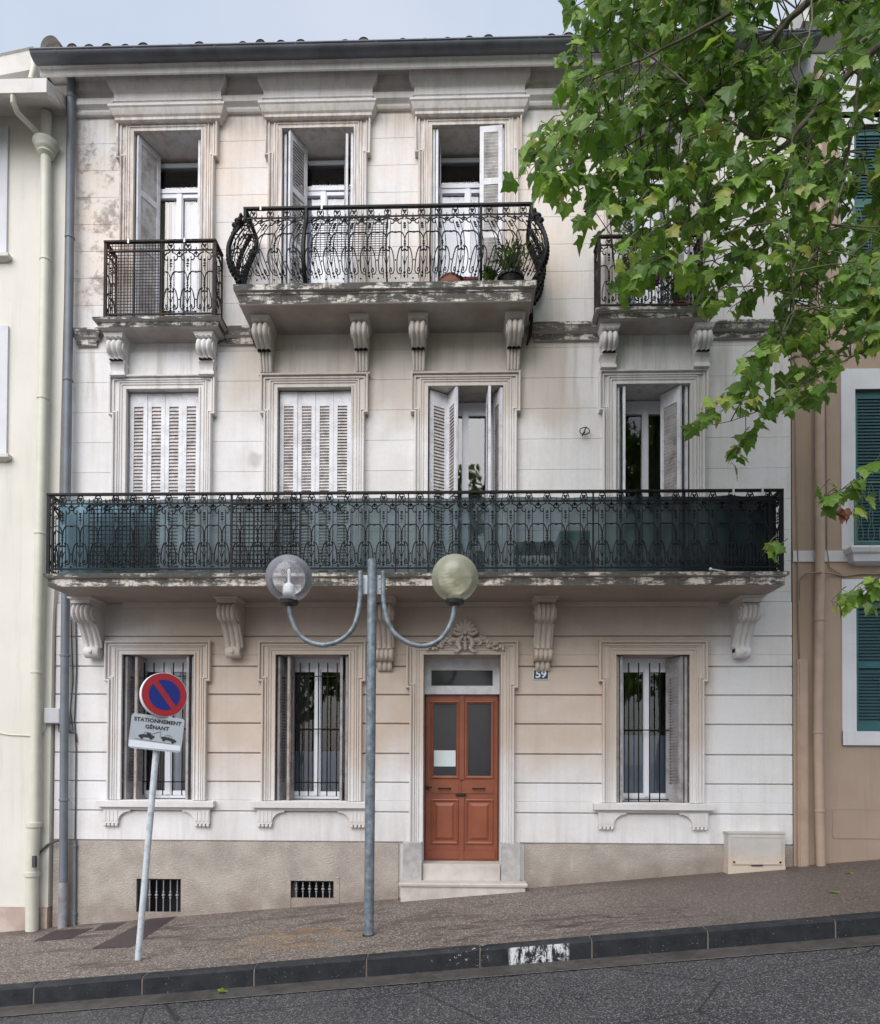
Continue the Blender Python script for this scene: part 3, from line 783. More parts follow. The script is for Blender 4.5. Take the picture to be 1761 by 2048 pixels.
# steps
b = MB(); za = Z(925, 1758)
b.box(x0-.01+.012, x1+.01-.012, -.02, yd+.04, wall_z(0)-.3, ZDB-.012)
b.build('doorstep', M['step'], BLD)
b = MB(); sa, sc = X(798, 1780, -.25), X(1055, 1770, -.25); zs = Z(925, 1767, -.25)
b.block(sa+.02, sc-.02, -.22, [(0, -.7), (.0, zs-.05), (.02, zs-.045), (.026, zs-.02), (.02, zs-.002), (.0, zs)], .0)
b.build('doorstep', M['step'], BLD)

# --- windows
def box_room(parent, a, c, z0, z1, y, d=.8):
    b = MB(); a -= .12; c += .12; z0 -= .1; z1 += .1
    b.add([(a, y, z0), (c, y, z0), (c, y, z1), (a, y, z1), (a, y+d, z0), (c, y+d, z0), (c, y+d, z1), (a, y+d, z1)],
          [(4, 5, 6, 7), (0, 4, 7, 3), (1, 2, 6, 5), (3, 7, 6, 2), (0, 1, 5, 4)])
    b.build('room_recess', M['dark'], parent)
def frame_bars(b, a, c, z0, z1, y, w, d):
    b.box(a, a+w, y, y+d, z0, z1); b.box(c-w, c, y, y+d, z0, z1); b.box(a+w, c-w, y, y+d, z0, z0+w); b.box(a+w, c-w, y, y+d, z1-w, z1)
def curtain(parent, a, c, z0, z1, y, mat, waves=6, amp=.02, name='curtain'):
    b = MB(); n = waves*6; rows = []
    for z in (z0, z1):
        rows.append([(a+(c-a)*i/n, y+amp*math.sin(i/n*waves*2*math.pi+math.sin(i*.7)), z) for i in range(n+1)])
    b.rings(rows, closed=False, caps=False)
    return b.build(name, mat, parent, smooth=True, recalc=False)
def window(a, c, z0, z1, y, transom=None, head=.06, cur=None, mat='pvc'):
    """white double casement; returns frame object"""
    b = MB()
    frame_bars(b, a, c, z0, z1, y, .05, .06)
    if head > .06: b.box(a+.05, c-.05, y+.005, y+.055, z1-head, z1-.05)
    zt = z1-head
    if transom:
        b.box(a+.05, c-.05, y-.012, y+.055, transom-.05, transom+.03)
        b.box(a+.04, c-.04, y-.025, y-.012, transom-.035, transom+.005)
        top = (transom+.03, z1-.05)
        zt = transom-.05
    mid = (a+c)/2
    zb = z0+.05
    for p, q in ((a+.045, mid+.012), (mid-.012, c-.045)):
        frame_bars(b, p, q, zb-.01, zt+.01, y-.014 if p < mid-.1 else y-.012, .055, .05)
    b.box(mid-.03, mid+.03, y-.03, y-.014, zb, zt)
    fr = b.build('window', M[mat], BLD)
    b = MB()
    b.add([(a+.05, y+.02, zb), (c-.05, y+.02, zb), (c-.05, y+.02, zt), (a+.05, y+.02, zt)], [(0, 1, 2, 3)])
    if transom: b.add([(a+.05, y+.02, transom), (c-.05, y+.02, transom), (c-.05, y+.02, z1-.04), (a+.05, y+.02, z1-.04)], [(0, 1, 2, 3)])
    b.build('pane', M['pane'], fr, recalc=False)
    box_room(fr, a, c, z0, z1, y+.062)
    return fr

def leaf(w, h, parent, hinge, ang, panels=None, mat='shutter', lv='louver', thick=.03, lstart=.14, pitch=.042, solid=False, label=None, flip=1):
    """louvred shutter leaf from its hinge: local x = width, z = height"""
    b = MB(); st = .05 if w > .18 else .035
    panels = panels or [(lstart, h-.14)]
    b.box(0, st, -thick/2, thick/2, 0, h); b.box(w-st, w, -thick/2, thick/2, 0, h)
    zs = [0] + [v for p in panels for v in p] + [h]
    for i in range(0, len(zs), 2): b.box(st, w-st, -thick/2+.001, thick/2-.001, zs[i], zs[i+1])
    b.m = 1
    for p in panels:
        if solid: b.box(st, w-st, -.006, .006, p[0], p[1]); continue
        z = p[0]+.01
        while z < p[1]-.01:
            hh = .62*pitch
            b.add([(st, -.012, z-hh), (w-st, -.012, z-hh), (w-st, .012, z+hh), (st, .012, z+hh),
                   (st, -.012, z-hh+.006), (w-st, -.012, z-hh+.006), (w-st, .012, z+hh+.006), (st, .012, z+hh+.006)],
                  [(0, 3, 2, 1), (4, 5, 6, 7), (0, 1, 5, 4), (2, 3, 7, 6)])
            z += pitch
        b.m = 0
        b.m = 1
    mt = Matrix.Translation(Vector(hinge)) @ Matrix.Rotation(ang, 4, 'Z') @ Matrix.Scale(flip, 4, (1, 0, 0))
    b.xform(mt)
    return b.build('shutter', [M[mat], M[lv]], parent, label=label)

# ground floor windows
def iron_bars(parent, xs, z0, z1, hz, y):
    b = MB()
    for x in xs: b.tube([(x, y, z0), (x, y, z1)], .008, 6)
    for z in hz: b.box(xs[0]-.05, xs[-1]+.05, y+.006, y+.014, z-.007, z+.007)
    b.build('window_bars', M['iron'], parent, smooth=40)
yw = .30
for i, (a, c) in enumerate(GF):
    w = window(a+.06, c-.04, GS+.01, GT-.0, yw, head=.13)
    if i == 2:
        curtain(w, a+.10, c-.08, GS+.05, GS+.84, yw+.024, M['film'], 1, .0, 'window_film')
        pxs = (1258, 1278, 1300, 1320, 1342)
    elif i == 1:
        curtain(w, a+.12, c-.1, GS+.05, GS+.62, yw+.045, M['film'], 2, .004, 'window_film')
        curtain(w, a+.12, a+.33, GS+.4, GT-.1, yw+.09, M['curtain_d'], 3)
        pxs = (600, 618, 637, 655, 674)
    else:
        curtain(w, a+.12, c-.1, GS+.05, GT-.1, yw+.10, M['curtain_d'], 7, .02)
        curtain(w, a+.50, a+.62, GS+.05, GT-.1, yw+.06, M['curtain'], 2, .01)
        pxs = (288, 307, 327, 346, 365)
    xs = [X(p, 1450, .2) for p in pxs]
    iron_bars(w, xs, GS+.0 if i == 2 else GS+.05, GT-.07, [GT-.24, GS+.9, GS+.22] if i < 2 else [GS+.9, GS+.03], .2)
def fold(a, z0, z1, y, side, degs, w=.22, **k):
    """concertina of two leaves folded against the reveal; degs measured from the reveal"""
    s = 1 if side == 'L' else -1
    for j, d in enumerate(degs):
        leaf(w, z1-z0, BLD, (a+s*(.018+.038*j), y, z0), R_(90-d) if s > 0 else R_(90+d), flip=1, **k)
for i, (a, c) in enumerate(GF):
    z0, z1 = GS+.004, GT-.012
    kw = dict(mat='shutter_gf', lv='shutter_gf', panels=[(.22, 1.55)], pitch=.038)
    leaf(.235, z1-z0, BLD, (a+.03, .02, z0), R_(78), **kw)
    leaf(.235, z1-z0, BLD, (a+.15 if i < 2 else a+.075, .03, z0), R_(88), **kw)
    if i < 2:
        leaf(.235, z1-z0, BLD, (c-.03, .02, z0), R_(97), **kw)
        leaf(.235, z1-z0, BLD, (c-.10, .02, z0), R_(91), **kw)
    else:
        leaf(.235, z1-z0, BLD, (c-.03, .02, z0), R_(92), **kw)
        leaf(.27, z1-z0, BLD, (c-.075, .02, z0), R_(117), **kw)
b = MB(); a = GF[1][0]
b.tube([(a+.185, .0, GS+.02), (a+.18, .0, GS+.5), (a+.19, -.0, GS+.65), (a+.18, .0, GT-.05)], [.008, .012, .01, .007], 6)
b.ball((a+.185, -.005, GS+.52), .02, .02, .07); b.build('shutter_rod', M['rope'], BLD)
b = MB(); a = GF[0][0]; b.tube([(a+.185, .0, GS+.02), (a+.19, .0, GT-.05)], .009, 6); b.build('shutter_rod', M['rope'], BLD)

# first floor (tall shutters behind the long balcony)
yf = .36
for i, (a, c) in enumerate(F1):
    z0, z1 = ZF1, T1-.012
    if i < 2:
        wl = (c-a-.02)/4
        for j in range(4):
            leaf(wl-.004, z1-z0, BLD, (a+.012+wl*j, .06+(.006 if j in (1, 2) else 0), z0), 0, pitch=.038 if i else .044, panels=[(.15, 1.15), (1.2, z1-z0-.17 if i == 0 else z1-z0-.18)],
                 label='shutter leaf with flaking white paint' if i == 0 else None)
        w = window(a, c, z0, z1, yf)
    else:
        w = window(a+.05, c-.05, z0+.0, z1+.0, yf, head=.13)
pl = [(.15, 1.15), (1.2, 2.36)]
a, c = F1[2]; h = T1-.015-ZF1
leaf(.26, h, BLD, (a+.02, .03, ZF1), R_(33), panels=pl)
leaf(.24, h, BLD, (a+.02+.26*math.cos(R_(33))+.012, .03+.26*math.sin(R_(33)), ZF1), R_(-63), panels=pl)
leaf(.23, h, BLD, (c-.02, -.02, ZF1), R_(112), panels=pl)
leaf(.23, h, BLD, (c-.17, -.06, ZF1), R_(96), panels=pl)
a, c = F1[3]
leaf(.23, h, BLD, (a+.03, .0, ZF1), R_(86), panels=pl)
leaf(.23, h, BLD, (a+.10, -.02, ZF1), R_(84), panels=pl)
leaf(.30, h, BLD, (c-.11, -.02, ZF1), R_(126), panels=pl)
leaf(.23, h, BLD, (c-.035, .0, ZF1), R_(98), panels=pl)
# second floor
yf2 = .38
for i, (a, c) in enumerate(F2):
    z0, z1 = ZF2, T2-.0
    w = window(a+.02, c-.02, z0, z1-.06, yf2, transom=Z(638, 378, yf2))
    zt = Z(638, 384, yf2)
    if i == 0:
        curtain(w, a+.2, c-.1, z0+.1, zt-.08, yf2+.06, M['curtain'], 5, .015)
        curtain(w, a+.04, a+.33, z0+.1, zt-.08, yf2+.05, M['green_curtain'], 2, .02)
    else:
        curtain(w, a+.06, c-.06, z0+.1, zt-.06, yf2+.05, M['curtain'], 7, .012)
    curtain(w, a+.3, a+.55, zt+.05, z1-.1, yf2+.3, M['curtain_d'], 4, .03)
pl = [(.15, .95), (1.02, 1.62), (1.70, 2.28)]
h = T2-.015-ZF2
leaf(.36, h, BLD, (F2[0][0]+.03, .0, ZF2), R_(66), panels=pl, solid=True, label='shutter leaf with plain grey panels')
leaf(.40, h-.02, BLD, (F2[0][1]-.06, .06, ZF2), R_(90), panels=pl)
leaf(.22, h, BLD, (F2[1][0]+.03, .02, ZF2), R_(84), panels=pl)
leaf(.33, h, BLD, (F2[1][0]+.09, -.02, ZF2), R_(62), panels=pl)
leaf(.24, h, BLD, (F2[1][1]-.03, .02, ZF2), R_(95), panels=pl)
leaf(.36, h-.03, BLD, (F2[1][1]-.09, .0, ZF2), R_(102), panels=pl)
leaf(.23, h, BLD, (F2[2][0]+.02, .0, ZF2), R_(84), panels=pl)
leaf(.23, h, BLD, (F2[2][0]+.06, .0, ZF2), R_(82), panels=pl)
leaf(.28, h, BLD, (F2[2][1]-.03, -.03, ZF2), R_(176), panels=pl)
leaf(.22, h, BLD, (F2[2][1]-.02, .0, ZF2), R_(94), panels=pl)
leaf(.26, h, BLD, (F2[3][0]+.03, .0, ZF2), R_(40), panels=pl)
leaf(.26, h, BLD, (F2[3][1]-.03, .0, ZF2), R_(130), panels=pl)

# --- attic band with a capped block over each top window, and the cornice
def q_(p, y=-.06): return Z(600, p, y)
b = MB()
zA = q_(222, -.02)
b.bar(XL+.1, XR, 0, [(.0, zA), (.03, zA), (.045, zA+.02), (.045, q_(213)), (.02, q_(212)), (.02, q_(205)), (.075, q_(201)), (.08, q_(190)), (.02, q_(189)), (.02, q_(172)), (.055, q_(170)), (.055, ZC+.01)], .03)
b.build('attic_band', M['trim'], BLD)
for i, (a, c) in enumerate(F2):
    b = MB(); a2, c2 = a-(.19 if i else .20), c+(.21 if i else .24)
    y_ = -.15
    b.block(a2, c2, -.075, [(.0, q_(226, y_)), (.02, q_(224, y_)), (.02, q_(219, y_)), (.04, q_(216, y_)), (.07, q_(206, y_)), (.085, q_(204, y_)), (.085, q_(200, y_)), (.03, q_(199, y_)), (.03, q_(190, y_)), (.045, q_(189, y_)), (.045, q_(186, y_)), (.03, q_(185, y_)), (.03, q_(171, y_)), (.045, q_(169, y_)), (.09, q_(159, y_)), (.095, q_(155, y_)), (.095, ZC+.02)], .03)
    b.build('window_hood', M['trim'], BLD)
b = MB(); zc = ZC; zc1, zc2, zc3 = Z(600, 139, -.30), Z(600, 119, -.33), Z(600, 111, -.34)
b.rings([[(x, .03, zc), (x, -.12, zc), (x, -.14, zc+.02), (x, -.285, zc1-.01), (x, -.30, zc1), (x, -.31, zc1+.07), (x, -.34, zc2), (x, -.34, zc2+.02), (x, -.33, zc3+.02), (x, .03, zc3+.02)] for x in (XL-.12, XR+.02)])
b.build('cornice', M['trim'], BLD)
# gutter: half round zinc
b = MB(); zg1 = Z(600, 83, -.50); zgb = Z(600, 111, -.40); r = .095; gx0, gx1 = X(66, 95, -.42), X(1640, 60, -.42); n = 12
yc = -.40; vr = (zg1-zgb)/r
def gring(x, rr): return [(x, yc+rr*math.cos(t), zg1-vr*rr*math.sin(t)**.8) for t in [math.pi*k/n for k in range(n+1)]]
b.rings([gring(gx0, .004), gring(gx0, r), gring(gx1, r), gring(gx1, .004)], closed=False, caps=False)
b.rings([gring(gx0+.01, r-.008), gring(gx1-.01, r-.008)], closed=False, caps=False)
b.tube([(gx0, yc-r, zg1-.004), (gx1, yc-r, zg1-.004)], .012, 8)
k = gx0+.3
while k < gx1:
    b.rings([gring(k, r+.004), gring(k+.025, r+.004)], closed=False, caps=False); k += .97
b.build('gutter', M['zinc'], BLD, smooth=40)
# roof with half-round tiles
b = MB(); sl = .27
zg1 += .035
b.add([(gx0+.05, -.36, zg1-.03), (gx1-.05, -.36, zg1-.03), (gx1-.05, 4.5, zg1-.03+4.86*sl), (gx0+.05, 4.5, zg1-.03+4.86*sl),
       (gx1-.05, 9.2, zg1-.03), (gx0+.05, 9.2, zg1-.03)], [(0, 1, 2, 3), (3, 2, 4, 5)])
roof = b.build('roof', M['tile'], BLD, recalc=False)
b = MB(); x = gx0+.25; rnd = random.Random(3)
while x < gx1-.2:
    rr = rnd.uniform(.055, .08); dz = rnd.choice([-.02, -.005, .005, .012, .02, .03, -.01])
    y0 = -.475+rnd.uniform(-.01, .015)
    for k in range(12):
        ya, yb_ = y0+k*.40, y0+k*.40+.44; za = zg1-.02+dz+(ya+.36)*sl; zb_ = za+.44*sl-.018
        pr = []
        for yy, zz, r2 in ((ya, za, rr), (yb_, zb_, rr*.85)):
            pr.append([(x+r2*math.cos(t), yy, zz+r2*math.sin(t)) for t in [math.pi*q/8 for q in range(9)]])
            pr[-1] = pr[-1] if True else pr
        b.rings(pr, closed=False, caps=False)
        r3 = rr*.8
        b.rings([[(x+r3*math.cos(t), ya, za+r3*math.sin(t)) for t in [math.pi*q/8 for q in range(9)]], [(x+.001*math.cos(t), ya+.02, za+.001) for t in [math.pi*q/8 for q in range(9)]]], closed=False, caps=False)
    x += rnd.uniform(.20, .27)
b.build('roof_tiles', M['tile'], BLD, smooth=50, recalc=False)
for px, sg in ((108, 1), (1628, -1)):
    b = MB(); x = X(px, 85, -.4); rr = .12
    pr = [[(x+rr*math.cos(t)+sg*k*.0, -.48+k*.5, zg1-.01+k*.5*sl+rr*1.25*math.sin(t)) for t in [math.pi*q/10 for q in range(11)]] for k in range(0, 10)]
    b.rings(pr, closed=False, caps=True); b.build('verge_tile', M['tile'], roof, smooth=50)

# --- string course between first and second floor
for p0, p1 in ((160, 192), (436, 505), (1072, 1197), (1425, 1588)):
    b = MB(); a, c = X(p0, 660), X(p1, 660)
    b.block(a, min(c, XR-.06), 0, [(.0, ZS2-.20), (.02, ZS2-.19), (.03, ZS2-.12), (.06, ZS2-.10), (.085, ZS2-.045), (.095, ZS2-.04), (.095, ZS2-.005), (.08, ZS2)], .03)
    b.build('string_course', M['slab'], BLD)

# --- balconies
def console(b, xc, w, prof, y0=0.0, lobes=3, bulge=.012, taper=0.0, lobe_rng=(0, 1)):
    """scrolled corbel. prof: list of (projection, z) top to bottom along the front"""
    nx = lobes*6+1; rows = []
    for i, (p, z) in enumerate(prof):
        t = i/(len(prof)-1); ww = w*(1-taper*t)
        row = []
        for j in range(nx):
            u = j/(nx-1); bb = bulge*(abs(math.sin(u*lobes*math.pi))**.7)
            if p < .03: bb *= p/.03
            row.append((xc-ww/2+ww*u, y0-p-bb, z))
        rows.append(row)
    b.rings(rows, closed=False, caps=False)
    for side in (0, nx-1):
        pts = [r[side] for r in rows]
        vs = pts + [(p[0], y0+.02, p[2]) for p in pts]; k = len(pts)
        b.add(vs, [(i, i+1, i+1+k, i+k) for i in range(k-1)])
def scroll_prof(z, segs):
    return [(p, z-d) for p, d in segs]
def arc(cx, cz, r, a0, a1, n, rx=1.0): return [(cx+r*rx*math.cos(R_(a0+(a1-a0)*i/n)), cz+r*math.sin(R_(a0+(a1-a0)*i/n))) for i in range(n+1)]

# big balcony
D1 = .93; z1t = ZF1; z1b = Z(850, 1170, -D1)
bx0, bx1 = X(88, 1160, -D1), X(1578, 1160, -D1)
b = MB()
b.rings([[(bx0-p+.04, .03, z), (bx0-p+.04, -D1+.04-p, z), (bx1+p-.04, -D1+.04-p, z), (bx1+p-.04, .03, z)] for p, z in
         [(-.0, z1b), (.012, z1b), (.014, z1b+.095), (-.02, z1b+.10), (-.02, z1t-.065), (.025, z1t-.055), (.045, z1t-.045), (.05, z1t-.01), (.035, z1t)]])
bal1 = b.build('balcony', M['slab'], BLD, label='long balcony slab across the whole first floor')
b = MB(); b.box(bx0+.5, bx1-.45, -.10, .02, z1b-.05, z1b+.0); b.build('bed_moulding', M['trim'], bal1)
def bigconsole(xc, tall, w=.225):
    b = MB(); z = z1b-.001
    # abacus under the slab
    b.block(xc-w/2, xc+w/2, -.40, [(.0, z-.075), (.005, z-.03), (.03, z-.02), (.035, z)], .02)
    z -= .075
    segs = [(.40, 0)] + [(p, -q) for p, q in arc(.30, -.10, .11, 80, -75, 9)]
    segs += [(.26, .215), (.22, .26), (.17, .33), (.125, .41), (.105, .47), (.11, .50)]
    pr = [(p, z-d) for p, d in segs]
    console(b, xc, w, pr[:11], 0, 4, .030, .10); console(b, xc, w*.88, pr[10:], 0, 3, .026, .06)
    for s_ in (-1, 1):
        xx = xc+s_*w*.5
        b.disc((xx-s_*.02, -.30, z-.10), (s_, 0, 0), .088, .034, 20, .008); b.disc((xx+s_*.012, -.30, z-.10), (s_, 0, 0), .04, .012, 14, .004)
        b.tube([(xx-s_*.012, -q[0]+.02, z-q[1]) for q in ((.26, .215), (.22, .26), (.17, .33), (.125, .41), (.10, .48))], .018, 6)
    zz = z-.50
    if not tall:
        b.disc((xc-w*.40, -.085, zz-.04), (1, 0, 0), .075, w*.80, 18, .008)
        b.ball((xc, -.160, zz-.04), .028, .02, .028)
        b.box(xc-w*.4, xc+w*.4, -.11, .02, zz-.04, zz+.01)
    else:
        console(b, xc, w*.98, [(.11, zz)] + [(p, zz-.075+q) for p, q in arc(.085, 0, .07, 80, -70, 7)] + [(.06, zz-.15)], 0, 4, .026)
        console(b, xc, w*.8, [(.055, zz-.15), (.06, zz-.18), (.05, zz-.23), (.02, zz-.26)], 0, 3, .026)
        b.box(xc-w*.4, xc+w*.4, -.05, .02, zz-.23, zz)
    # closing strips keep the sides shut behind the front skin
    b.build('bracket', M['trim'], bal1, smooth=45)
for px, tl in ((186, 0), (468, 0), (770, 1), (1087, 1), (1485, 0)):
    bigconsole(X(px, 1240, -.1) + (.0 if tl else 0), tl)

# iron work pattern ------------------------------------------------
def spiral(cx, cz, r0, a0, turns, n=14, sx=1, k=.15):
    return [(cx+sx*(r0*(1-(1-k)*i/n))*math.cos(a0+turns*2*math.pi*i/n), cz+(r0*(1-(1-k)*i/n))*math.sin(a0+turns*2*math.pi*i/n)) for i in range(n+1)]
def smooth_pts(pts, it=2):
    for _ in range(it):
        q = [pts[0]]
        for a, c in zip(pts[:-1], pts[1:]):
            q.append((a[0]*.75+c[0]*.25, a[1]*.75+c[1]*.25)); q.append((a[0]*.25+c[0]*.75, a[1]*.25+c[1]*.75))
        q.append(pts[-1]); pts = q
    return pts
def ironwork_curves(H, Wm):
    """one repeat, as (polyline, radius) in metres, x centred on 0, z from 0 to H; blobs as (x,z,rx,rz)"""
    V = lambda v: v*H
    U = lambda u: u*Wm
    c = []; bl = []
    for s in (-1, 1):
        c.append(([(U(s*.19), V(.03)), (U(s*.19), V(.80))], .0050))
        c.append((smooth_pts([(U(s*a), V(q)) for a, q in ((0, .44), (.04, .52), (.14, .575), (.30, .59), (.5, .575))]), .0065))
        c.append((smooth_pts([(U(s*a), V(q)) for a, q in ((.05, .855), (.20, .85), (.36, .82), (.40, .775), (.30, .745), (.20, .755), (.19, .78))]), .0062))
        c.append(([(U(s*.5)+U(.13)*math.cos(t)*-s, V(.825)+U(.13)*math.sin(t)) for t in [math.pi*(.1+1.6*q/10) for q in range(11)]], .006))
        c.append((smooth_pts([(U(s*a), V(q)) for a, q in ((.03, .325), (.10, .30), (.17, .315), (.155, .345), (.10, .355), (.25, .35), (.35, .29), (.42, .20), (.425, .10))]) + [(U(s*.25)+s*U(.175)*(1-.075*q/1.3)*math.cos(-q*.5)*(1-.045*q), V(.10)+U(.175)*(1-.045*q)*math.sin(-q*.5)) for q in range(1, 19)], .0068))
        c.append(([(U(0), V(.14)), (U(s*.13), V(.24))], .0045))
        c.append(([(U(s*.07), V(.86)), (U(s*.17), V(.90)), (U(s*.19), V(.94)), (U(s*.12), V(.985)), (U(s*.03), V(.99))], .0062))
        bl.append((U(s*.06), V(.955), .013, .013)); bl.append((U(s*.08), V(.90), .013, .010))
        bl.append((U(s*.045), V(.70), .010, .007)); bl.append((U(s*.045), V(.665), .010, .007)); bl.append((U(s*.04), V(.735), .008, .006))
        bl.append((U(s*.5), V(.835), .014, .012))
        c.append(([(U(s*.48), V(.86)), (U(s*.5), V(.92))], .0045))
    c.append(([(0, V(.03)), (0, V(.50))], .006)); c.append(([(0, V(.60)), (0, V(.76))], .0035))
    for v, r in ((.43, .015), (.395, .017), (.365, .013), (.08, .017), (.05, .016)): bl.append((0, V(v), r, r*.75))
    bl.append((0, V(.755), .018, .008)); bl.append((0, V(.18), .010, .014)); bl.append((0, V(.31), .012, .008)); bl.append((0, V(.93), .015, .013)); bl.append((U(.5), V(.585), .015, .008)); bl.append((U(.5), V(.03), .012, .01)); bl.append((U(.5), V(.20), .010, .010))
    return c, bl
def iron_panel(name, path, H, zbase, parent, mat, prof=None, Wm=.205, off=0.0):
    """path: function s-> (x,y,nx,ny) along plan polyline length; prof(v) outward offset"""
    L, fn = path
    n = max(1, round(L/Wm)); wm = L/n
    c, bl = ironwork_curves(H, wm); b = MB()
    prof = prof or (lambda v: 0)
    def mp(u, z):
        o = prof(z/H); x, y = fn(min(max(u, 0), L), o); return (x, y, zbase+z)
    for i in range(n):
        u0 = (i+.5)*wm
        for pts, r in c:
            if prof(.4) and len(pts) == 2:
                (xa, za), (xb, zb) = pts; m_ = 8; pts = [(xa+(xb-xa)*k/m_, za+(zb-za)*k/m_) for k in range(m_+1)]
            b.tube([mp(u0+x, z) for x, z in pts], r*1.12, 4, caps=False)
        for x, z, rx, rz in bl:
            cc = mp(u0+x, z); b.ball(cc, rx, .010, rz, 6, 4)
    return b.build(name, mat, parent, smooth=True, recalc=False)
def straight(x0, y0, x1, y1):
    L = math.hypot(x1-x0, y1-y0); nx, ny = (y1-y0)/L, -(x1-x0)/L
    return L, (lambda u, o: (x0+(x1-x0)*u/L + nx*o, y0+(y1-y0)*u/L + ny*o))

# balcony 1 railing
yr = -D1+.06; rx0, rx1 = X(97, 1060, yr), X(1564, 1060, yr)
zr1 = Z(850, 983, yr); zlo = z1t+.06
def rail_set(parent, segs, zt, zl, zfloor, posts, mat, r=.016, legs=True):
    b = MB()
    for (xa, ya), (xb, yb) in segs:
        if abs(xa-xb) > abs(ya-yb): b.box(min(xa, xb)-.018, max(xa, xb)+.018, ya-.022, ya+.022, zt-.022, zt)
        else: b.box(xa-.022, xa+.022, min(ya, yb), max(ya, yb)-.0221, zt-.0225, zt-.0005)
    b.build('top_rail', mat, parent)
    b = MB()
    for (xa, ya), (xb, yb) in segs:
        b.box(min(xa, xb)-.008, max(xa, xb)+.008, min(ya, yb)-.008, max(ya, yb)+.008, zl-.009, zl+.009)
        zz = zl+(zt-zl)*.865
    b.build('lower_rail', mat, parent)
    b = MB()
    for (xa, ya), (xb, yb) in segs:
        b.box(min(xa, xb)-.006, max(xa, xb)+.006, min(ya, yb)-.006, max(ya, yb)+.006, zz-.008, zz+.008)
    b.build('middle_rail', mat, parent)
    for (x, y, w) in posts:
        b = MB(); b.box(x-w, x+w, y-w*.7+.001, y+w*.7+.001, zfloor-.01, zt-.023); b.build('post', mat, parent)
IR = M['iron']
rail_set(bal1, [((rx0, yr), (rx1, yr)), ((rx0, yr), (rx0, 0)), ((rx1, yr), (rx1, 0))], zr1, zlo, z1t,
         [(rx0, yr, .018), (rx0+.05, yr, .010), (rx1, yr, .020), (X(463, 1060, yr), yr, .012), (X(601, 1060, yr), yr, .009), (X(792, 1060, yr), yr, .009), (X(817, 1060, yr), yr, .007), (X(1187, 1060, yr), yr, .009), (X(1370, 1060, yr), yr, .009), (X(1540, 1060, yr), yr, .009)], IR)
iron_panel('ironwork', straight(rx0+.06, yr, rx1-.04, yr), zr1-zlo-.02, zlo, bal1, IR)
iron_panel('ironwork', straight(rx0, -.02, rx0, yr), zr1-zlo-.02, zlo, bal1, IR)
iron_panel('ironwork', straight(rx1, yr, rx1, -.02), zr1-zlo-.02, zlo, bal1, IR)
def grid_mesh(parent, x0, x1, z0, z1, y, pitch, mat, r=.0022, name='wire_mesh', zp=None):
    b = MB(); x = x0
    while x <= x1: b.box(x-r, x+r, y-r, y+r, z0, z1); x += pitch
    z = z0
    while z <= z1: b.box(x0, x1, y-r, y+r, z-r, z+r); z += (zp or pitch)
    return b.build(name, mat, parent)
grid_mesh(bal1, X(175, 1060, yr), X(312, 1060, yr), zlo+.02, zr1-.05, yr+.03, .048, IR, .004)
grid_mesh(bal1, X(463, 1060, yr), X(600, 1060, yr), zlo+.02, zr1-.05, yr+.03, .048, IR, .004)
# green shade net tied inside the railing
nb = MB(); n = 150; rows = []
for zz, ph in ((z1t+.015, .0), (z1t+.25, .6), (z1t+.5, 1.0), (zr1-.055, 1.6)):
    rows.append([(rx0+.08+(rx1-rx0-.12)*i/n, yr+.045+.008*math.sin(i*.7+ph)+.012*noise.noise((i*.13, zz*2, 0)), zz+(.012*noise.noise((i*.21, 3, 1)) if zz > zr1-.1 else 0)) for i in range(n+1)])
nb.rings(rows, closed=False, caps=False)
tag(nb.build('shade_net', M['net'], None, smooth=True, recalc=False), 'dark green shade netting tied inside the long first floor railing', 'netting')

# clips on rails
def clip(x, y, z, h=.07):
    b = MB(); b.rings([[(x-.012, y-.032, z-h), (x+.008, y-.032, z-h), (x+.008, y-.026, z-h), (x-.012, y-.026, z-h)], [(x-.01, y-.032, z+.008), (x+.01, y-.032, z+.008), (x+.01, y-.024, z+.008), (x-.01, y-.024, z+.008)],
              [(x-.01, y-.0, z+.014), (x+.01, y-.0, z+.014), (x+.01, y+.004, z+.006), (x-.01, y+.004, z+.006)]]); return b
for px, py in ((1466, 985), (1524, 985)):
    clip(X(px, py, yr), yr, zr1).build('clip', M['clip'], bal1)

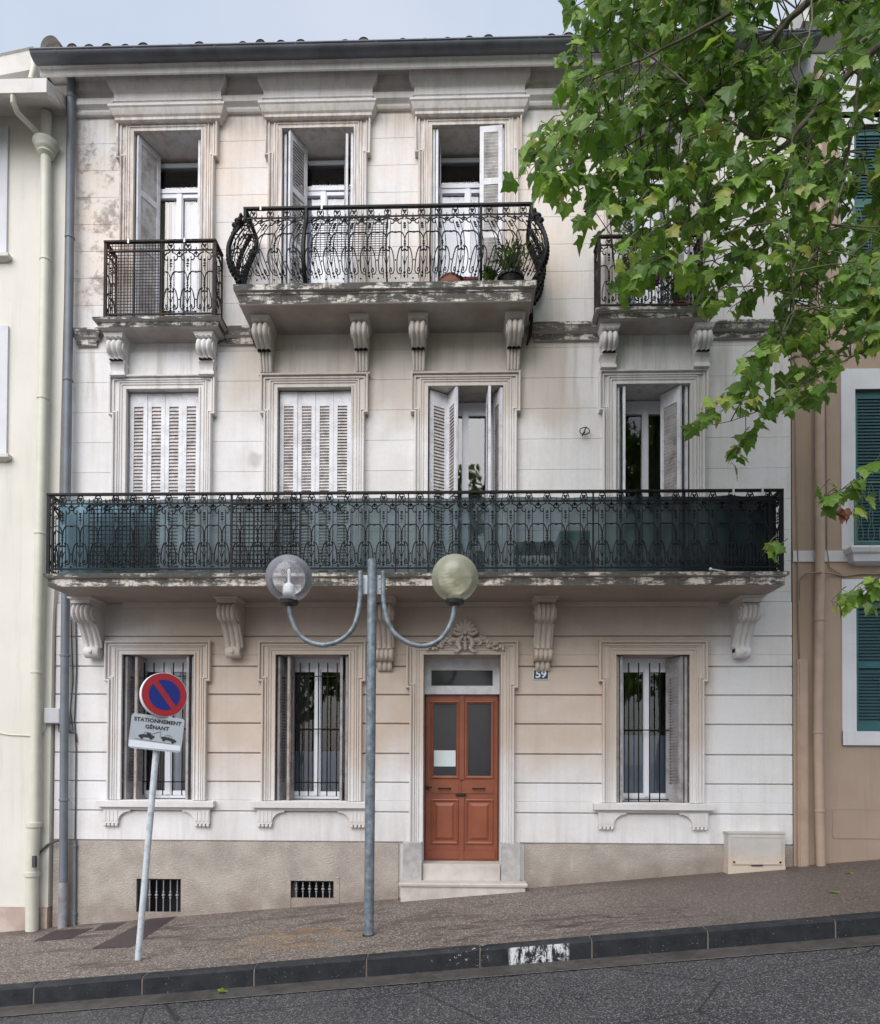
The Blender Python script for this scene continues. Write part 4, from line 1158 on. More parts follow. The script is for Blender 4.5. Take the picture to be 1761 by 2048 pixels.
# things kept on the long balcony (seen through the net)
yb0 = -.45
q = rect(116, 1005, 310, 1128, -.6)
b = MB(); n = 40
b.rings([[(q[0]+(q[1]-q[0])*i/n, -.62+.025*math.sin(i*.9), z) for i in range(n+1)] for z in (z1t+.04, q[3])] , closed=False, caps=False)
b.rings([[(q[0]+(q[1]-q[0])*i/n, -.60+.025*math.sin(i*.9), z) for i in range(n+1)] for z in (q[3], z1t+.04)] , closed=False, caps=False)
b.box(q[0], q[1], -.60, -.585, q[3]-.01, q[3]+.01)
for xx in (q[0]+.02, q[1]-.02): b.box(xx-.012, xx+.012, -.60, -.585, z1t, q[3])
tag(b.build('windbreak', M['blue_sheet'], None, smooth=30, recalc=False), 'pale blue cloth windbreak at the left end of the long balcony', 'windbreak')
def crate(px0, px1, py0, y, dep, mat, label, name='storage_box'):
    x0, x1 = X(px0, 1100, y), X(px1, 1100, y); zt = Z((px0+px1)/2, py0, y)
    t = thing(name, label, 'box', ((x0+x1)/2, y+dep/2, z1t))
    w = (x1-x0)/2; h = zt-z1t
    b = MB(); b.rings([[(-w*k, -dep/2*k, z), (w*k, -dep/2*k, z), (w*k, dep/2*k, z), (-w*k, dep/2*k, z)] for k, z in ((.9, 0.002), (.94, .02), (1, h*.85))])
    for i in range(5):
        xx = -w*.8+w*1.6*i/4; b.box(xx-.008, xx+.008, -dep/2-.006, -dep/2+.02, .03, h*.8)
    b.build('body', mat, t)
    b = MB(); b.block(-w, w, 0, [(.01, h*.85), (.015, h*.87), (.015, h*.94), (-.01, h)], 0); 
    b = MB(); b.rings([[(-w*k, -dep/2*k, z), (w*k, -dep/2*k, z), (w*k, dep/2*k, z), (-w*k, dep/2*k, z)] for k, z in ((1.03, h*.85), (1.04, h*.9), (1.0, h))])
    b.build('lid', mat, t)
    return t
crate(1120, 1180, 1062, -.5, .35, M['teal_box'], 'green plastic box behind the net right of the yellow lamp globe')
# a folding chair with a dark cushion
t = thing('garden_chair', 'dark folding chair behind the net between the middle and right windows', 'chair', (X(1070, 1100, -.45), -.45, z1t))
ir2 = M['rubber']
b = MB(); b.box(-.22, .22, -.2, .2, .38, .42); b.build('seat', ir2, t)
b = MB(); b.rings([[(-.22, .18, .42), (.22, .18, .42), (.22, .21, .42), (-.22, .21, .42)], [(-.21, .26, .52), (.21, .26, .52), (.21, .29, .52), (-.21, .29, .52)]]); b.box(-.2, .2, .2, .22, .42, .50); b.build('backrest', ir2, t)
for sx in (-1, 1):
    for sy in (-1, 1):
        b = MB(); b.tube([(sx*.2, sy*.17, .38), (sx*.22, -sy*.2, 0)], .012, 6); b.build('leg', ir2, t)
# shells and white bits on the ledge
for px, w_ in ((330, .03), (345, .02), (362, .015)):
    pass
b = MB(); p = P(1432, 1140, -.86)
b.tube([(p.x-.07, -.9, z1t+.03), (p.x+.10, -.87, z1t+.012)], .008, 6); b.ball((p.x-.07, -.9, z1t+.03), .018)
tag(b.build('curtain_rod_end', M['clip'], None, smooth=40), 'short white knobbed rod lying on the right part of the long balcony ledge', 'rod')

# --- second floor bulging balcony
D2 = .61; s0, s1 = X(467, 585, -D2), X(1073, 580, -D2); z2t = Z(780, 563, -D2); z2b = Z(780, 597, -D2)
b = MB()
b.rings([[(s0-p+.05, .03, z), (s0-p+.05, -D2+.05-p, z), (s1+p-.05, -D2+.05-p, z), (s1+p-.05, .03, z)] for p, z in
         [(-.01, z2b-.02), (.0, z2b-.01), (.005, z2b+.09), (.02, z2b+.095), (.02, z2b+.115), (.05, z2b+.125), (.055, z2t-.01), (.045, z2t)]])
bal2 = b.build('balcony', M['slab'], BLD, label='second floor middle slab carrying the bulging iron railing')
def midconsole(xc, par, zt, w=.20, dep=.36, drop=.50, short=False):
    b = MB(); z = zt
    b.block(xc-w/2, xc+w/2, -dep, [(.0, z-.06), (.02, z-.015), (.022, z)], .02)
    z -= .06
    segs = [(dep, 0)] + [(p, -q) for p, q in arc(dep-.09, -.10, .095, 75, -70, 8)]
    pr = [(p, z-d) for p, d in segs]
    e = pr[-1]
    if short: pr += [(e[0]-.03, e[1]-.03), (.14, z-.24)]
    else: pr += [(e[0]-.04, e[1]-.03), (.17, z-.25)]
    console(b, xc, w, pr, 0, 3, .034, .18)
    for s_ in (-1, 1): b.disc((xc+s_*w*.47-s_*.02, -dep+.09, z-.10), (s_, 0, 0), .075, .034, 18, .008)
    w2 = w*.82; zz = pr[-1][1]
    if not short:
        console(b, xc, w2, [(.12, zz), (.11, zz-.05), (.08, zz-.16), (.06, zz-.21), (.055, zz-.22)], 0, 4, .020, .08)
        b.block(xc-w2*.5, xc+w2*.5, -.05, [(.0, zz-.25), (.012, zz-.245), (.012, zz-.22), (.0, zz-.215)], .02)
    else:
        b.block(xc-w2*.5, xc+w2*.5, -.09, [(.0, zz-.18), (.015, zz-.17), (.012, zz-.13), (.0, zz-.12), (.01, zz-.03), (.02, zz-.02), (.02, zz)], .02)
    return b.build('bracket', M['trim'], par, smooth=45)
for px in (527, 722, 837, 1029): midconsole(X(px, 680, -.2), bal2, z2b-.02)
yr2 = -D2+.10
z2r = Z(780, 411, yr2); z2l = z2t+.05
c0, c1 = X(491, 417, yr2), X(1064, 405, yr2)
def bulge(v):
    if v > .86: return .0
    t = v/.86
    return .16*max(0, math.sin(math.pi*t**.85))**1.0*(1-.25*t) + .06*(1-t)*.3
def front_path(u, o):
    L = c1-c0; return (c0-o+(L+2*o)*u/L, yr2-o)
def sideL(u, o):
    L = -yr2-.02; y = -.02+(yr2-o+.02)*u/L; return (c0-o, y)
def sideR(u, o):
    L = -yr2-.02; y = -.02+(yr2-o+.02)*(1-u/L); return (c1+o, y)
rail_set(bal2, [((c0, yr2), (c1, yr2)), ((c0, yr2), (c0, 0)), ((c1, yr2), (c1, 0))], z2r, z2l, z2t, [], IR)
Hh = z2r-z2l-.02
iron_panel('ironwork', (c1-c0, front_path), Hh, z2l, bal2, IR, bulge)
iron_panel('ironwork', (-yr2-.02, sideL), Hh, z2l, bal2, IR, bulge)
iron_panel('ironwork', (-yr2-.02, sideR), Hh, z2l, bal2, IR, bulge)
def post_curve(x, y, dx, dy, r, zb):
    n = 18; pts = [(x+dx*bulge(v), y+dy*bulge(v), z2l+v*Hh) for v in [i/n for i in range(n+1)]]
    b = MB(); b.tube([(pts[0][0], pts[0][1], zb)]+pts, r, 6); return b
for x, y, dx, dy, r in ((c0, yr2, -1, -1, .022), (c1, yr2, 1, -1, .022), (c0, -.03, -1, 0, .024), (c1, -.03, 1, 0, .024),
                     (c0+(c1-c0)*.215, yr2, 0, -1, .026), (c0+(c1-c0)*.50, yr2, 0, -1, .010), (c0+(c1-c0)*.65, yr2, 0, -1, .010), (c0+(c1-c0)*.825, yr2, 0, -1, .016)):
    post_curve(x, y, dx, dy, r, z2t-.01).build('post', IR, bal2, smooth=40)
# cast leaf scrolls on the outer corners and the stays down to the wall
for sx, xx in ((-1, c0), (1, c1)):
    for kk, yk in enumerate((yr2-.07, yr2*.5, -.05)):
        b = MB()
        b.tube([(xx+sx*(bulge(v)+.012), yk, z2l+v*Hh) for v in [i/20*.86 for i in range(21)]], .016, 6)
        for v in [i/18 for i in range(0, 19)]:
            o = bulge(v*.86)+.02
            b.ball((xx+sx*(o+.01), yk, z2l+v*.86*Hh), .022, .03, .032, 7, 5)
        if kk == 0: b.ball((xx+sx*.06, yk, z2l+.80*Hh), .05, .03, .03); b.ball((xx+sx*.10, yk, z2l+.74*Hh), .04, .03, .03)
        b.build('cast_ornament', IR, bal2, smooth=True)
    b = MB(); xe = xx+sx*.03
    b.tube([(xe, -.10, z2t+.02), (xe+sx*.01, -.09, z2t-.12), (xe, -.06, z2b-.10), (xe-sx*.04, -.03, z2b-.22)], [.03, .026, .022, .012], 6)
    b.build('stay', M['rust'], bal2, smooth=40)
grid_mesh(bal2, c0+(c1-c0)*.235, c0+(c1-c0)*.495, z2l+.35, z2r-.12, yr2+.02, .05, IR, .0025, zp=.028)
for px in (523, 645): clip(X(px, 415, yr2), yr2, z2r, .05).build('clip', M['clip'], bal2)
# drying line
b = MB(); b.tube([(c0+.25, yr2+.05, z2l+.40), (c0+.9, yr2+.06, z2l+.375)], .004, 5); b.tube([(c0+.25, yr2+.05, z2l+.40), (c0+.25, -.1, z2l+.40)], .004, 5)
tag(b.build('drying_rail', M['clip'], None), 'thin white drying rail inside the bulging balcony', 'drying rail')

# small balconies
def small_balcony(px, rail_px, yfac, zslab, brk, mesh_part, label):
    d = .33
    x0, x1 = X(px[0], zslab[0], -d), X(px[1], zslab[0], -d); zt = Z(sum(px)/2, zslab[0], -d); zb = Z(sum(px)/2, zslab[1], -d)
    b = MB()
    b.rings([[(x0-p+.05, .03, z), (x0-p+.05, -d+.05-p, z), (x1+p-.05, -d+.05-p, z), (x1+p-.05, .03, z)] for p, z in
             [(-.03, zb-.02), (.0, zb), (.012, zb+.05), (.03, zb+.055), (.032, zt-.045), (.05, zt-.035), (.055, zt-.008), (.045, zt)]])
    bal = b.build('balcony', M['slab'], BLD, label=label)
    for bp in brk: midconsole(X(bp, 690, -.1), bal, zb-.02, .2, .2, short=True)
    y = -d+.05
    a, c = X(rail_px[0], rail_px[2], y), X(rail_px[1], rail_px[2], y); zr = Z((rail_px[0]+rail_px[1])/2, rail_px[2], y); zl = zt+.05
    rail_set(bal, [((a, y), (c, y)), ((a, y), (a, 0)), ((c, y), (c, 0))], zr, zl, zt, [(a, y, .018), (c, y, .018), (a, -.02, .012), (c, -.02, .012), ((a+c)/2+.02, y, .009)], M['rust'])
    iron_panel('ironwork', straight(a+.02 if not mesh_part else (a+c)/2+.03, y, c-.02, y), zr-zl-.02, zl, bal, IR)
    iron_panel('ironwork', straight(a, -.02, a, y), zr-zl-.02, zl, bal, M['rust']); iron_panel('ironwork', straight(c, y, c, -.02), zr-zl-.02, zl, bal, M['rust'])
    if mesh_part: grid_mesh(bal, a+.04, (a+c)/2, zl+.02, zr-.03, y+.012, .038, M['rust'], .0028)
    return bal, a, c, y, zt, zr
sb1 = small_balcony((185, 442), (212, 430, 481), 0, (631, 648), (235, 413), True, 'small second floor slab at the left window')
sb2 = small_balcony((1193, 1430), (1199, 1403, 470), 0, (612, 630), (1218, 1405), False, 'small second floor slab half hidden by leaves')
for px in (259, 371): clip(X(px, 478, sb1[3]), sb1[3], sb1[5], .045).build('clip', M['clip'], sb1[0])

# --- pipes and cables on the main house
def pipe_run(name, mat, parent, pts, r, collars=(), smooth=40, n=12, cr=1.18, ch=.03):
    b = MB(); b.tube(pts, r, n)
    for z in collars:
        p = None
        for q, w in zip(pts[:-1], pts[1:]):
            lo, hi = sorted((q[2], w[2]))
            if lo <= z <= hi and hi > lo:
                t = (z-q[2])/(w[2]-q[2]); p = Vector(q).lerp(Vector(w), t)
        if p is not None:
            b.disc((p.x, p.y, z-ch/2), (0, 0, 1), r*cr, ch, n, .004)
    return b.build(name, mat, parent, smooth=smooth)
pt, pb = P(143, 165, -.10), P(127, 1765, -.10); pe = P(125, 1853, -.10)
pipe_run('downpipe', M['pipe'], BLD, [(pt.x+.05, -.25, pt.z+.28), (pt.x, -.12, pt.z+.05), pt, P(139, 560, -.10), P(133, 1000, -.10), P(129, 1400, -.10), pb], .05,
         [Z(140, p, -.10) for p in (195, 475, 760, 1311, 1600)])
pipe_run('downpipe_shoe', M['pipe_low'], BLD, [pb, (pe.x, pe.y, pe.z-.1)], .056, [Z(127, 1762, -.10)], cr=1.2, ch=.05)
a0, a1 = P(150, 1680, -.03), P(149, 1850, -.03)
pipe_run('conduit', M['pipe'], BLD, [a0, (a1.x, a1.y, a1.z-.05)], .02, [Z(150, p, -.03) for p in (1692, 1828)], cr=1.5)
b = MB()
b.tube([P(151, 1205, -.02), P(153, 1340, -.02), P(149, 1440, -.02), P(152, 1500, -.02), P(151, 1600, -.02), P(150, 1680, -.02)], .008, 6)
b.tube([P(142, 1240, -.02), P(146, 1360, -.02), P(141, 1420, -.02), P(146, 1460, -.02), P(118, 1464, -.02), P(117, 1446, -.03)], .006, 6)
b.tube([P(136, 1464, -.02), P(152, 1466, -.02), P(154, 1485, -.02)], .007, 6)
b.build('cable', M['cable'], BLD, smooth=True)
b = MB(); q = rect(86, 1416, 118, 1447, -.14)
b.rings([[(q[0], .02, q[2]), (q[1], .02, q[2]), (q[1], .02, q[3]), (q[0], .02, q[3])], [(q[0], -.12, q[2]), (q[1], -.12, q[2]), (q[1], -.12, q[3]), (q[0], -.12, q[3])], [(q[0]+.01, -.13, q[2]+.01), (q[1]-.01, -.13, q[2]+.01), (q[1]-.01, -.13, q[3]-.01), (q[0]+.01, -.13, q[3]-.01)]])
b.build('junction_box', M['grey_box'], BLD)
# wall anchor
p = P(1170, 862, -.03); b = MB()
b.tube([(p.x+.06*math.cos(t), -.03, p.z+.045*math.sin(t)) for t in [2*math.pi*i/16 for i in range(17)]], .006, 6)
b.tube([(p.x-.03, -.03, p.z-.06), (p.x+.02, -.035, p.z+.05)], .007, 6); b.tube([(p.x, -.035, p.z), (p.x, .03, p.z)], .008, 6)
b.build('wall_anchor', M['iron'], BLD, smooth=40)
# round plaster scar
# house number plate
q = rect(1067, 1339, 1098, 1359, -.02)
b = MB(); b.box(q[0], q[1], -.014, .02, q[2], q[3]); npl = b.build('house_number', M['sign_white'], BLD)
b = MB(); b.box(q[0]+.008, q[1]-.008, -.017, -.013, q[2]+.008, q[3]-.008); b.build('number_ground', M['navy'], npl)
vs, fs = text_mesh('59', .125, .001, .003)
b = MB(); cxp, czp = (q[0]+q[1])/2, (q[2]+q[3])/2
b.add([(cxp+v[0]*1.1, -.019-v[2], czp+v[1]*1.0) for v in vs], fs); b.build('number_digits', M['sign_white'], npl)

# ------------------------------------------------------------------ things on the second floor balcony
def leafy(name, label, cat, base, pot_r, pot_h, n, spread, hgt, potmat, spiky=False, seed=1, stems=True, colr='leaf_dark', group=None, tone=(0, 1)):
    rnd = random.Random(seed); t = thing(name, label, cat, base, group)
    b = MB(); b.lathe((0, 0, 0), [(pot_r*.7, 0), (pot_r*.75, .01), (pot_r*.95, pot_h*.8), (pot_r*1.08, pot_h*.82), (pot_r*1.08, pot_h), (pot_r*.9, pot_h), (pot_r*.85, pot_h*.9), (.001, pot_h*.88)], 18)
    b.build('pot', potmat, t, smooth=40)
    st = MB(); lf = MB(); tones = []
    for i in range(n):
        an = rnd.uniform(0, 6.28); r = spread*rnd.random()**.6; h = pot_h+hgt*rnd.uniform(.45, 1)
        tip = Vector((math.cos(an)*r, math.sin(an)*r*.6, h)); base_ = Vector((tip.x*.2, tip.y*.2, pot_h*.9))
        mid = base_.lerp(tip, .55)+Vector((0, 0, .03))
        st.tube([base_, mid, tip], [.005, .004, .002], 4)
        for k in range(7 if not spiky else 5):
            q = base_.lerp(tip, .3+.7*rnd.random()) if k else tip
            L = rnd.uniform(.05, .09) if not spiky else rnd.uniform(.10, .18); wd = L*(.35 if not spiky else .09)
            d = Vector((rnd.uniform(-1, 1), rnd.uniform(-1, 1), rnd.uniform(-.3, 1.0))).normalized(); sd_ = d.cross(Vector((rnd.uniform(-1, 1), rnd.uniform(-1, 1), 1))).normalized()
            lf.add([q, q+d*L*.5+sd_*wd, q+d*L, q+d*L*.5-sd_*wd], [(0, 1, 2, 3)]); tones.append(rnd.uniform(*tone))
    st.build('stem', M['stem_green'], t)
    o = lf.build('foliage', M[colr], t, recalc=False)
    at = o.data.attributes.new('tone', 'FLOAT', 'FACE'); at.data.foreach_set('value', tones)
    return t
yp = -.36
leafy('potted_plant', 'tall dark spiky potted plant in the right corner of the bulging balcony', 'plant', (X(1022, 560, yp), yp, z2t), .15, .2, 46, .22, .36, M['rubber'], True, 3)
leafy('potted_plant', 'small dark bushy potted plant left of the spiky one on the bulging balcony', 'plant', (X(978, 560, yp), yp, z2t), .08, .12, 16, .10, .18, M['terracotta'], False, 4)
b = MB()
base = (X(902, 560, -.42), -.42, z2t); 
t = thing('clay_pot', 'upturned round clay pot on the bulging balcony before the right window', 'flower pot', base)
b.lathe((0, 0, 0), [(.165, 0), (.17, .02), (.165, .06), (.145, .12), (.10, .165), (.05, .18), (.001, .183)], 22); b.build('pot_body', M['terracotta'], t, smooth=50)
b = MB(); b.lathe((0, 0, 0), [(.178, .0), (.182, .015), (.176, .03), (.16, .03)], 22); b.build('rim', M['terracotta'], t, smooth=50)
def trough(x, y, z, w, label, nm='planter_trough', seedn=6, plants=False):
    t = thing(nm, label, 'planter', (x, y, z))
    b = MB(); b.rings([[(-w*k, -.07*k, zz), (w*k, -.07*k, zz), (w*k, .07*k, zz), (-w*k, .07*k, zz)] for k, zz in ((.9, .0), (.97, .11), (1.05, .115), (1.05, .14), (.96, .14), (.94, .12))]); b.build('trough', M['terracotta'], t)
    b = MB(); b.box(-w*.93, w*.93, -.062, .062, .10, .125); b.build('soil', M['bark'], t)
    if plants:
        rnd = random.Random(seedn); lf = MB(); tones = []
        for i in range(260):
            q = Vector((rnd.uniform(-w, w), rnd.uniform(-.09, .07), .12+rnd.random()*.16)); d = Vector((rnd.uniform(-1, 1), rnd.uniform(-1, .6), rnd.uniform(-.5, 1))).normalized(); s_ = d.cross(Vector((1, .3, .7))).normalized()
            L = rnd.uniform(.04, .08); lf.add([q, q+d*L*.5+s_*L*.3, q+d*L, q+d*L*.5-s_*L*.3], [(0, 1, 2, 3)]); tones.append(rnd.random())
        o = lf.build('foliage', M['leaf_dark'], t, recalc=False); at = o.data.attributes.new('tone', 'FLOAT', 'FACE'); at.data.foreach_set('value', tones)
    return t
trough(X(937, 560, -.40), -.40, z2t, .11, 'terracotta planter trough between clay pot and spiky plant', plants=False)
b = MB(); p = (X(917, 560, -.50), -.49, z2t)
t = thing('plastic_pot', 'small black pot in front of the upturned clay pot', 'flower pot', p)
b.lathe((0, 0, 0), [(.04, 0), (.055, .09), (.06, .092), (.06, .105), (.05, .105), (.045, .09), (.001, .09)], 14); b.build('pot_body', M['rubber'], t, smooth=50)
# planters on the right hand small balcony
b2 = sb2
trough((b2[1]+b2[2])/2-.05, b2[3]+.16, b2[4]+.42, .22, 'terracotta planter hung high inside the leafy right small balcony', seedn=9, plants=True)
leafy('potted_plant', 'dark leafy potted plant on the right small balcony', 'plant', (b2[2]-.22, b2[3]+.15, b2[4]), .09, .14, 30, .18, .5, M['terracotta'], False, 8)
b = MB(); t = thing('white_basin', 'pale plastic tub on the floor of the right small balcony', 'tub', ((b2[1]+b2[2])/2-.12, b2[3]+.15, b2[4]))
b.lathe((0, 0, 0), [(.09, 0), (.12, .09), (.13, .09), (.125, .10), (.11, .09), (.001, .02)], 18); b.build('tub_body', M['clip'], t, smooth=40)

# ------------------------------------------------------------------ meter cabinet
x0, x1 = X(1458, 1700, -.16), X(1571, 1700, -.16); zt, zb = Z(1510, 1668, -.16), wall_z((x0+x1)/2)-.1
t = thing('meter_cabinet', 'cream metal utility cabinet with peeling door at the foot of the wall', 'cabinet', (x0, 0, wall_z(x0)))
ox, oz = x0, wall_z(x0)
b = MB(); b.box(0, x1-x0, -.155, .0, zb-oz, zt-oz); b.box(-.012, x1-x0+.012, -.165, .0, zt-oz, zt-oz+.018); b.box(-.006, x1-x0+.006, -.16, .0, zb-oz, wall_z(x1)+.035-oz)
b.build('body', M['cabinet'], t)
w = x1-x0; b = MB(); b.box(.03, w-.03, -.166, -.154, wall_z(x1)+.05-oz, zt-oz-.025)
b.sweep([(.05, wall_z(x1)+.07-oz), (.05, zt-oz-.045), (w-.05, zt-oz-.045), (w-.05, wall_z(x1)+.07-oz), (.05, wall_z(x1)+.07-oz)], [(0, 0), (0, .006), (.008, .006), (.008, 0)], -.166)
dr = b.build('door', M['cabinet'], t)
for xx in (.06, w-.06):
    b = MB(); b.disc((xx, -.178, wall_z(x1)+.085-oz), (0, 1, 0), .012, .012, 12); b.build('lock', M['metal_dark'], dr)
b = MB(); b.box(w*.40, w*.6, -.174, -.166, zb-oz+.17, zb-oz+.182); b.build('handle', M['metal_dark'], dr)

# ------------------------------------------------------------------ left neighbour (cream)
LB = thing('cream_building', 'cream rendered house with cream downpipes left of the stucco townhouse', 'building', (-7, 0, -.6))
def loc(o, par):       # child made in world coordinates below a moved parent
    o.matrix_parent_inverse = Matrix.Translation(par.location).inverted(); return o
ztE = Z(60, 168, -.55)
yl = -.06
def wallx(px, py): return X(px, py, yl)
b = MB()
edge = [(wallx(133, 230), Z(130, 225, yl)), (wallx(128, 600), Z(128, 600, yl)), (wallx(118, 1000), Z(118, 1000, yl)), (wallx(105, 1250), Z(105, 1250, yl)), (wallx(96, 1810), Z(96, 1815, yl))]
xl = -14
for (xa, za), (xb, zb_) in zip(edge[:-1], edge[1:]):
    b.add([(xl, yl, zb_), (xb, yl, zb_), (xa, yl, za), (xl, yl, za)], [(0, 1, 2, 3)])
    b.add([(xb, yl, zb_), (xb, .5, zb_), (xa, .5, za), (xa, yl, za)], [(0, 1, 2, 3)])
ztop = edge[0][1]
b.add([(xl, yl, ztop), (edge[0][0], yl, ztop), (edge[0][0], yl, ztop+.35), (xl, yl, ztop+.35)], [(0, 1, 2, 3)])
b.box(xl, XL-.01, .05, 8, -1.6, ztop+.9)
loc(b.build('wall', M['cream_wall'], LB), LB)
b = MB(); xb_ = wallx(95, 1850)
b.rings([[(x, .3, -1.8), (x, yl-.012, -1.8), (x, yl-.012, Z(60, 1815, yl)), (x, .3, Z(60, 1815, yl))] for x in (xl, xb_)])
loc(b.build('base_course', M['pink_base'], LB), LB)
# boxed eave
ye = -.62; xe = X(94, 170, ye); zbE = Z(50, 186, ye); 
xw = X(133, 225, yl)
b = MB()
b.add([(xl, ye, zbE), (xe, ye, zbE), (xw+.02, yl, ztop), (xl, yl, ztop)], [(0, 1, 2, 3)])
b.box(xl, xe, ye-.01, ye+.05, zbE-.001, Z(50, 158, ye))
b.rings([[(xe, ye, zbE), (xe, ye, Z(90, 158, ye)), (xe-.05, ye+.05, Z(90, 158, ye)), (xe-.05, ye+.05, zbE)], [(xw+.02, yl-.02, ztop), (xw+.02, yl-.02, ztop+.18), (xw-.02, yl, ztop+.18), (xw-.02, yl, ztop)]])
loc(b.build('eave', M['cream_eave'], LB, recalc=True), LB)
b = MB(); zt_ = Z(50, 158, ye)
b.add([(xl, ye, zt_), (xe, ye, zt_), (xw, .3, zt_+.12), (xl, .3, zt_+.12)], [(0, 1, 2, 3)])
loc(b.build('eave_roof', M['cream_eave'], LB), LB)
# upper set back roof edge
yu = -.25
b = MB()
p0, p1 = P(-140, 140, yu), P(66, 95, yu)
b.rings([[(p.x, yu, p.z+.02), (p.x, yu+.02, p.z), (p.x, yu, p.z-dz), (p.x, yu+.35, p.z-dz-.03), (p.x, yu+.35, p.z+.02)] for p, dz in ((p0, .23), (p1, .27))])
loc(b.build('roof_edge', M['cream_eave'], LB), LB)
b = MB(); b.box(-9, P(66, 130, .1).x+.02, .08, .3, zt_-.2, p1.z-.02); loc(b.build('upper_wall', M['tan_wall'], LB), LB)
b = MB(); b.tube([P(66, 120, -.3), P(68, 135, -.3), P(62, 160, -.35)], .035, 10); loc(b.build('short_pipe', M['cream_pipe'], LB, smooth=40), LB)
yq = -.16
o = pipe_run('downpipe', M['cream_pipe'], LB, [P(93, 225, yq), P(92, 300, yq), P(91, 520, yq), P(86, 800, yq), P(80, 1100, yq), P(73, 1345, yq), P(70, 1650, yq)], .062, [Z(90, 520, yq), Z(83, 797, yq), Z(75, 1067, yq), Z(73, 1345, yq)], cr=1.12); loc(o, LB)
o = pipe_run('downpipe_shoe', M['cream_pipe'], LB, [P(68, 1645, yq), P(64, 1740, yq), P(64, 1862, yq)], .075, [Z(66, 1650, yq), Z(64, 1748, yq)], cr=1.2, ch=.06); loc(o, LB)
pc = P(92, 300, yq); b = MB(); b.lathe((pc.x, pc.y, pc.z-.09), [(.065, 0), (.10, .03), (.10, .05), (.085, .055), (.115, .08), (.125, .10), (.125, .12), (.15, .15), (.15, .18), (.06, .185)], 20); loc(b.build('pipe_collar', M['cream_pipe'], LB, smooth=40), LB)
b = MB(); b.tube([P(26, 180, -.6), P(27, 205, -.58), P(35, 225, -.5), P(78, 268, -.22), P(81, 285, yq)], .034, 10); loc(b.build('swan_neck', M['cream_pipe'], LB, smooth=40), LB)
# window edges at the left border
for y0_, y1_ in ((250, 512), (650, 912)):
    q = rect(-190, y0_, 12, y1_, yl-.05)
    b = MB(); b.box(q[0], q[1]-.0, yl-.03, yl+.01, q[2], q[3]); wf = loc(b.build('window', M['white_wall'], LB), LB)
    b = MB(); b.box(q[0]+.1, q[1]-.16, yl-.034, yl-.028, q[2]+.1, q[3]-.1); b.build('pane', M['door_glass'], wf)
    b = MB(); b.block(q[0], q[1]-.03, yl, [(.03, q[2]-.06), (.09, q[2]-.03), (.09, q[2]+.01)], yl+.02); loc(b.build('sill', M['cream_eave'], LB), LB)
b = MB(); b.tube([P(-50, 1458, yl-.01), P(20, 1470, yl-.01), P(70, 1472, yl-.01), P(88, 1465, yl-.01), P(92, 1450, yl-.01)], .008, 6)
loc(b.build('wall_cable', M['cream_pipe'], LB, smooth=True), LB)
b = MB(); b.tube([P(120, 1680, -.05), P(95, 1690, -.08), P(80, 1705, -.1), P(72, 1722, -.12), P(72, 1738, -.15)], .014, 6)
b.box(P(66, 1720, -.24).x, P(72, 1720, -.24).x, -.26, -.22, Z(70, 1735, -.24), Z(70, 1712, -.24))
loc(b.build('earth_cable', M['cable'], LB, smooth=40), LB)

# ------------------------------------------------------------------ right neighbour (tan)
RB = thing('tan_building', 'tan rendered house with teal louvred shutters right of the townhouse', 'building', (7, 0, .6))
yr3 = .0; RX0, RX1 = 4.062, 14
wx0 = X(1712, 1300, yr3); wx1 = wx0+1.0
rw = [(Z(1740, 1463, 0), Z(1740, 1200, 0)), (Z(1740, 1100, 0), Z(1740, 779, 0)), (Z(1740, 556, 0), Z(1740, 250, 0))]
b = MB()
zsplit = Z(1700, 210)
wall_mesh(b, RX0, RX1, -1, zsplit, [(wx0, wx1, a, c) for a, c in rw] + [(wx0+3, wx1+3, a, c) for a, c in rw], .0, .3)
b.add([(RX0, 0, -1), (RX0, 8, -1), (RX0, 8, zsplit), (RX0, 0, zsplit)], [(0, 1, 2, 3)])
loc(b.build('wall', M['tan_wall'], RB), RB)
b = MB(); b.box(RX0, RX1, -.02, 7, zsplit, Z(1700, 110)); b.bar(RX0, RX1, -.02, [(.0, zsplit-.02), (.03, zsplit), (.03, zsplit+.03)], .1)
loc(b.build('attic_wall', M['white_wall'], RB), RB)
b = MB(); ze = Z(1700, 105)
b.rings([[(x, .2, ze), (x, -.02, ze), (x, -.12, ze+.06), (x, -.30, ze+.10), (x, -.30, ze+.26), (x, -.36, ze+.30), (x, -.36, ze+.38), (x, .2, ze+.42)] for x in (RX0, RX1)])
loc(b.build('cornice', M['cream_eave'], RB), RB)
b = MB(); b.add([(RX0, -.38, ze+.38), (RX1, -.38, ze+.38), (RX1, 4, ze+1.6), (RX0, 4, ze+1.6)], [(0, 1, 2, 3)]); loc(b.build('roof', M['tile'], RB), RB)
b = MB(); b.box(RX0, RX1, -.02, .02, zsplit-.18, zsplit-.10); loc(b.build('rusty_strip', M['rust'], RB), RB)
for pa, pb_ in ((1102, 1124), (588, 610)):
    b = MB(); b.box(RX0, RX1, -.018, .02, Z(1640, pb_), Z(1640, pa)); loc(b.build('band', M['white_wall'], RB), RB)
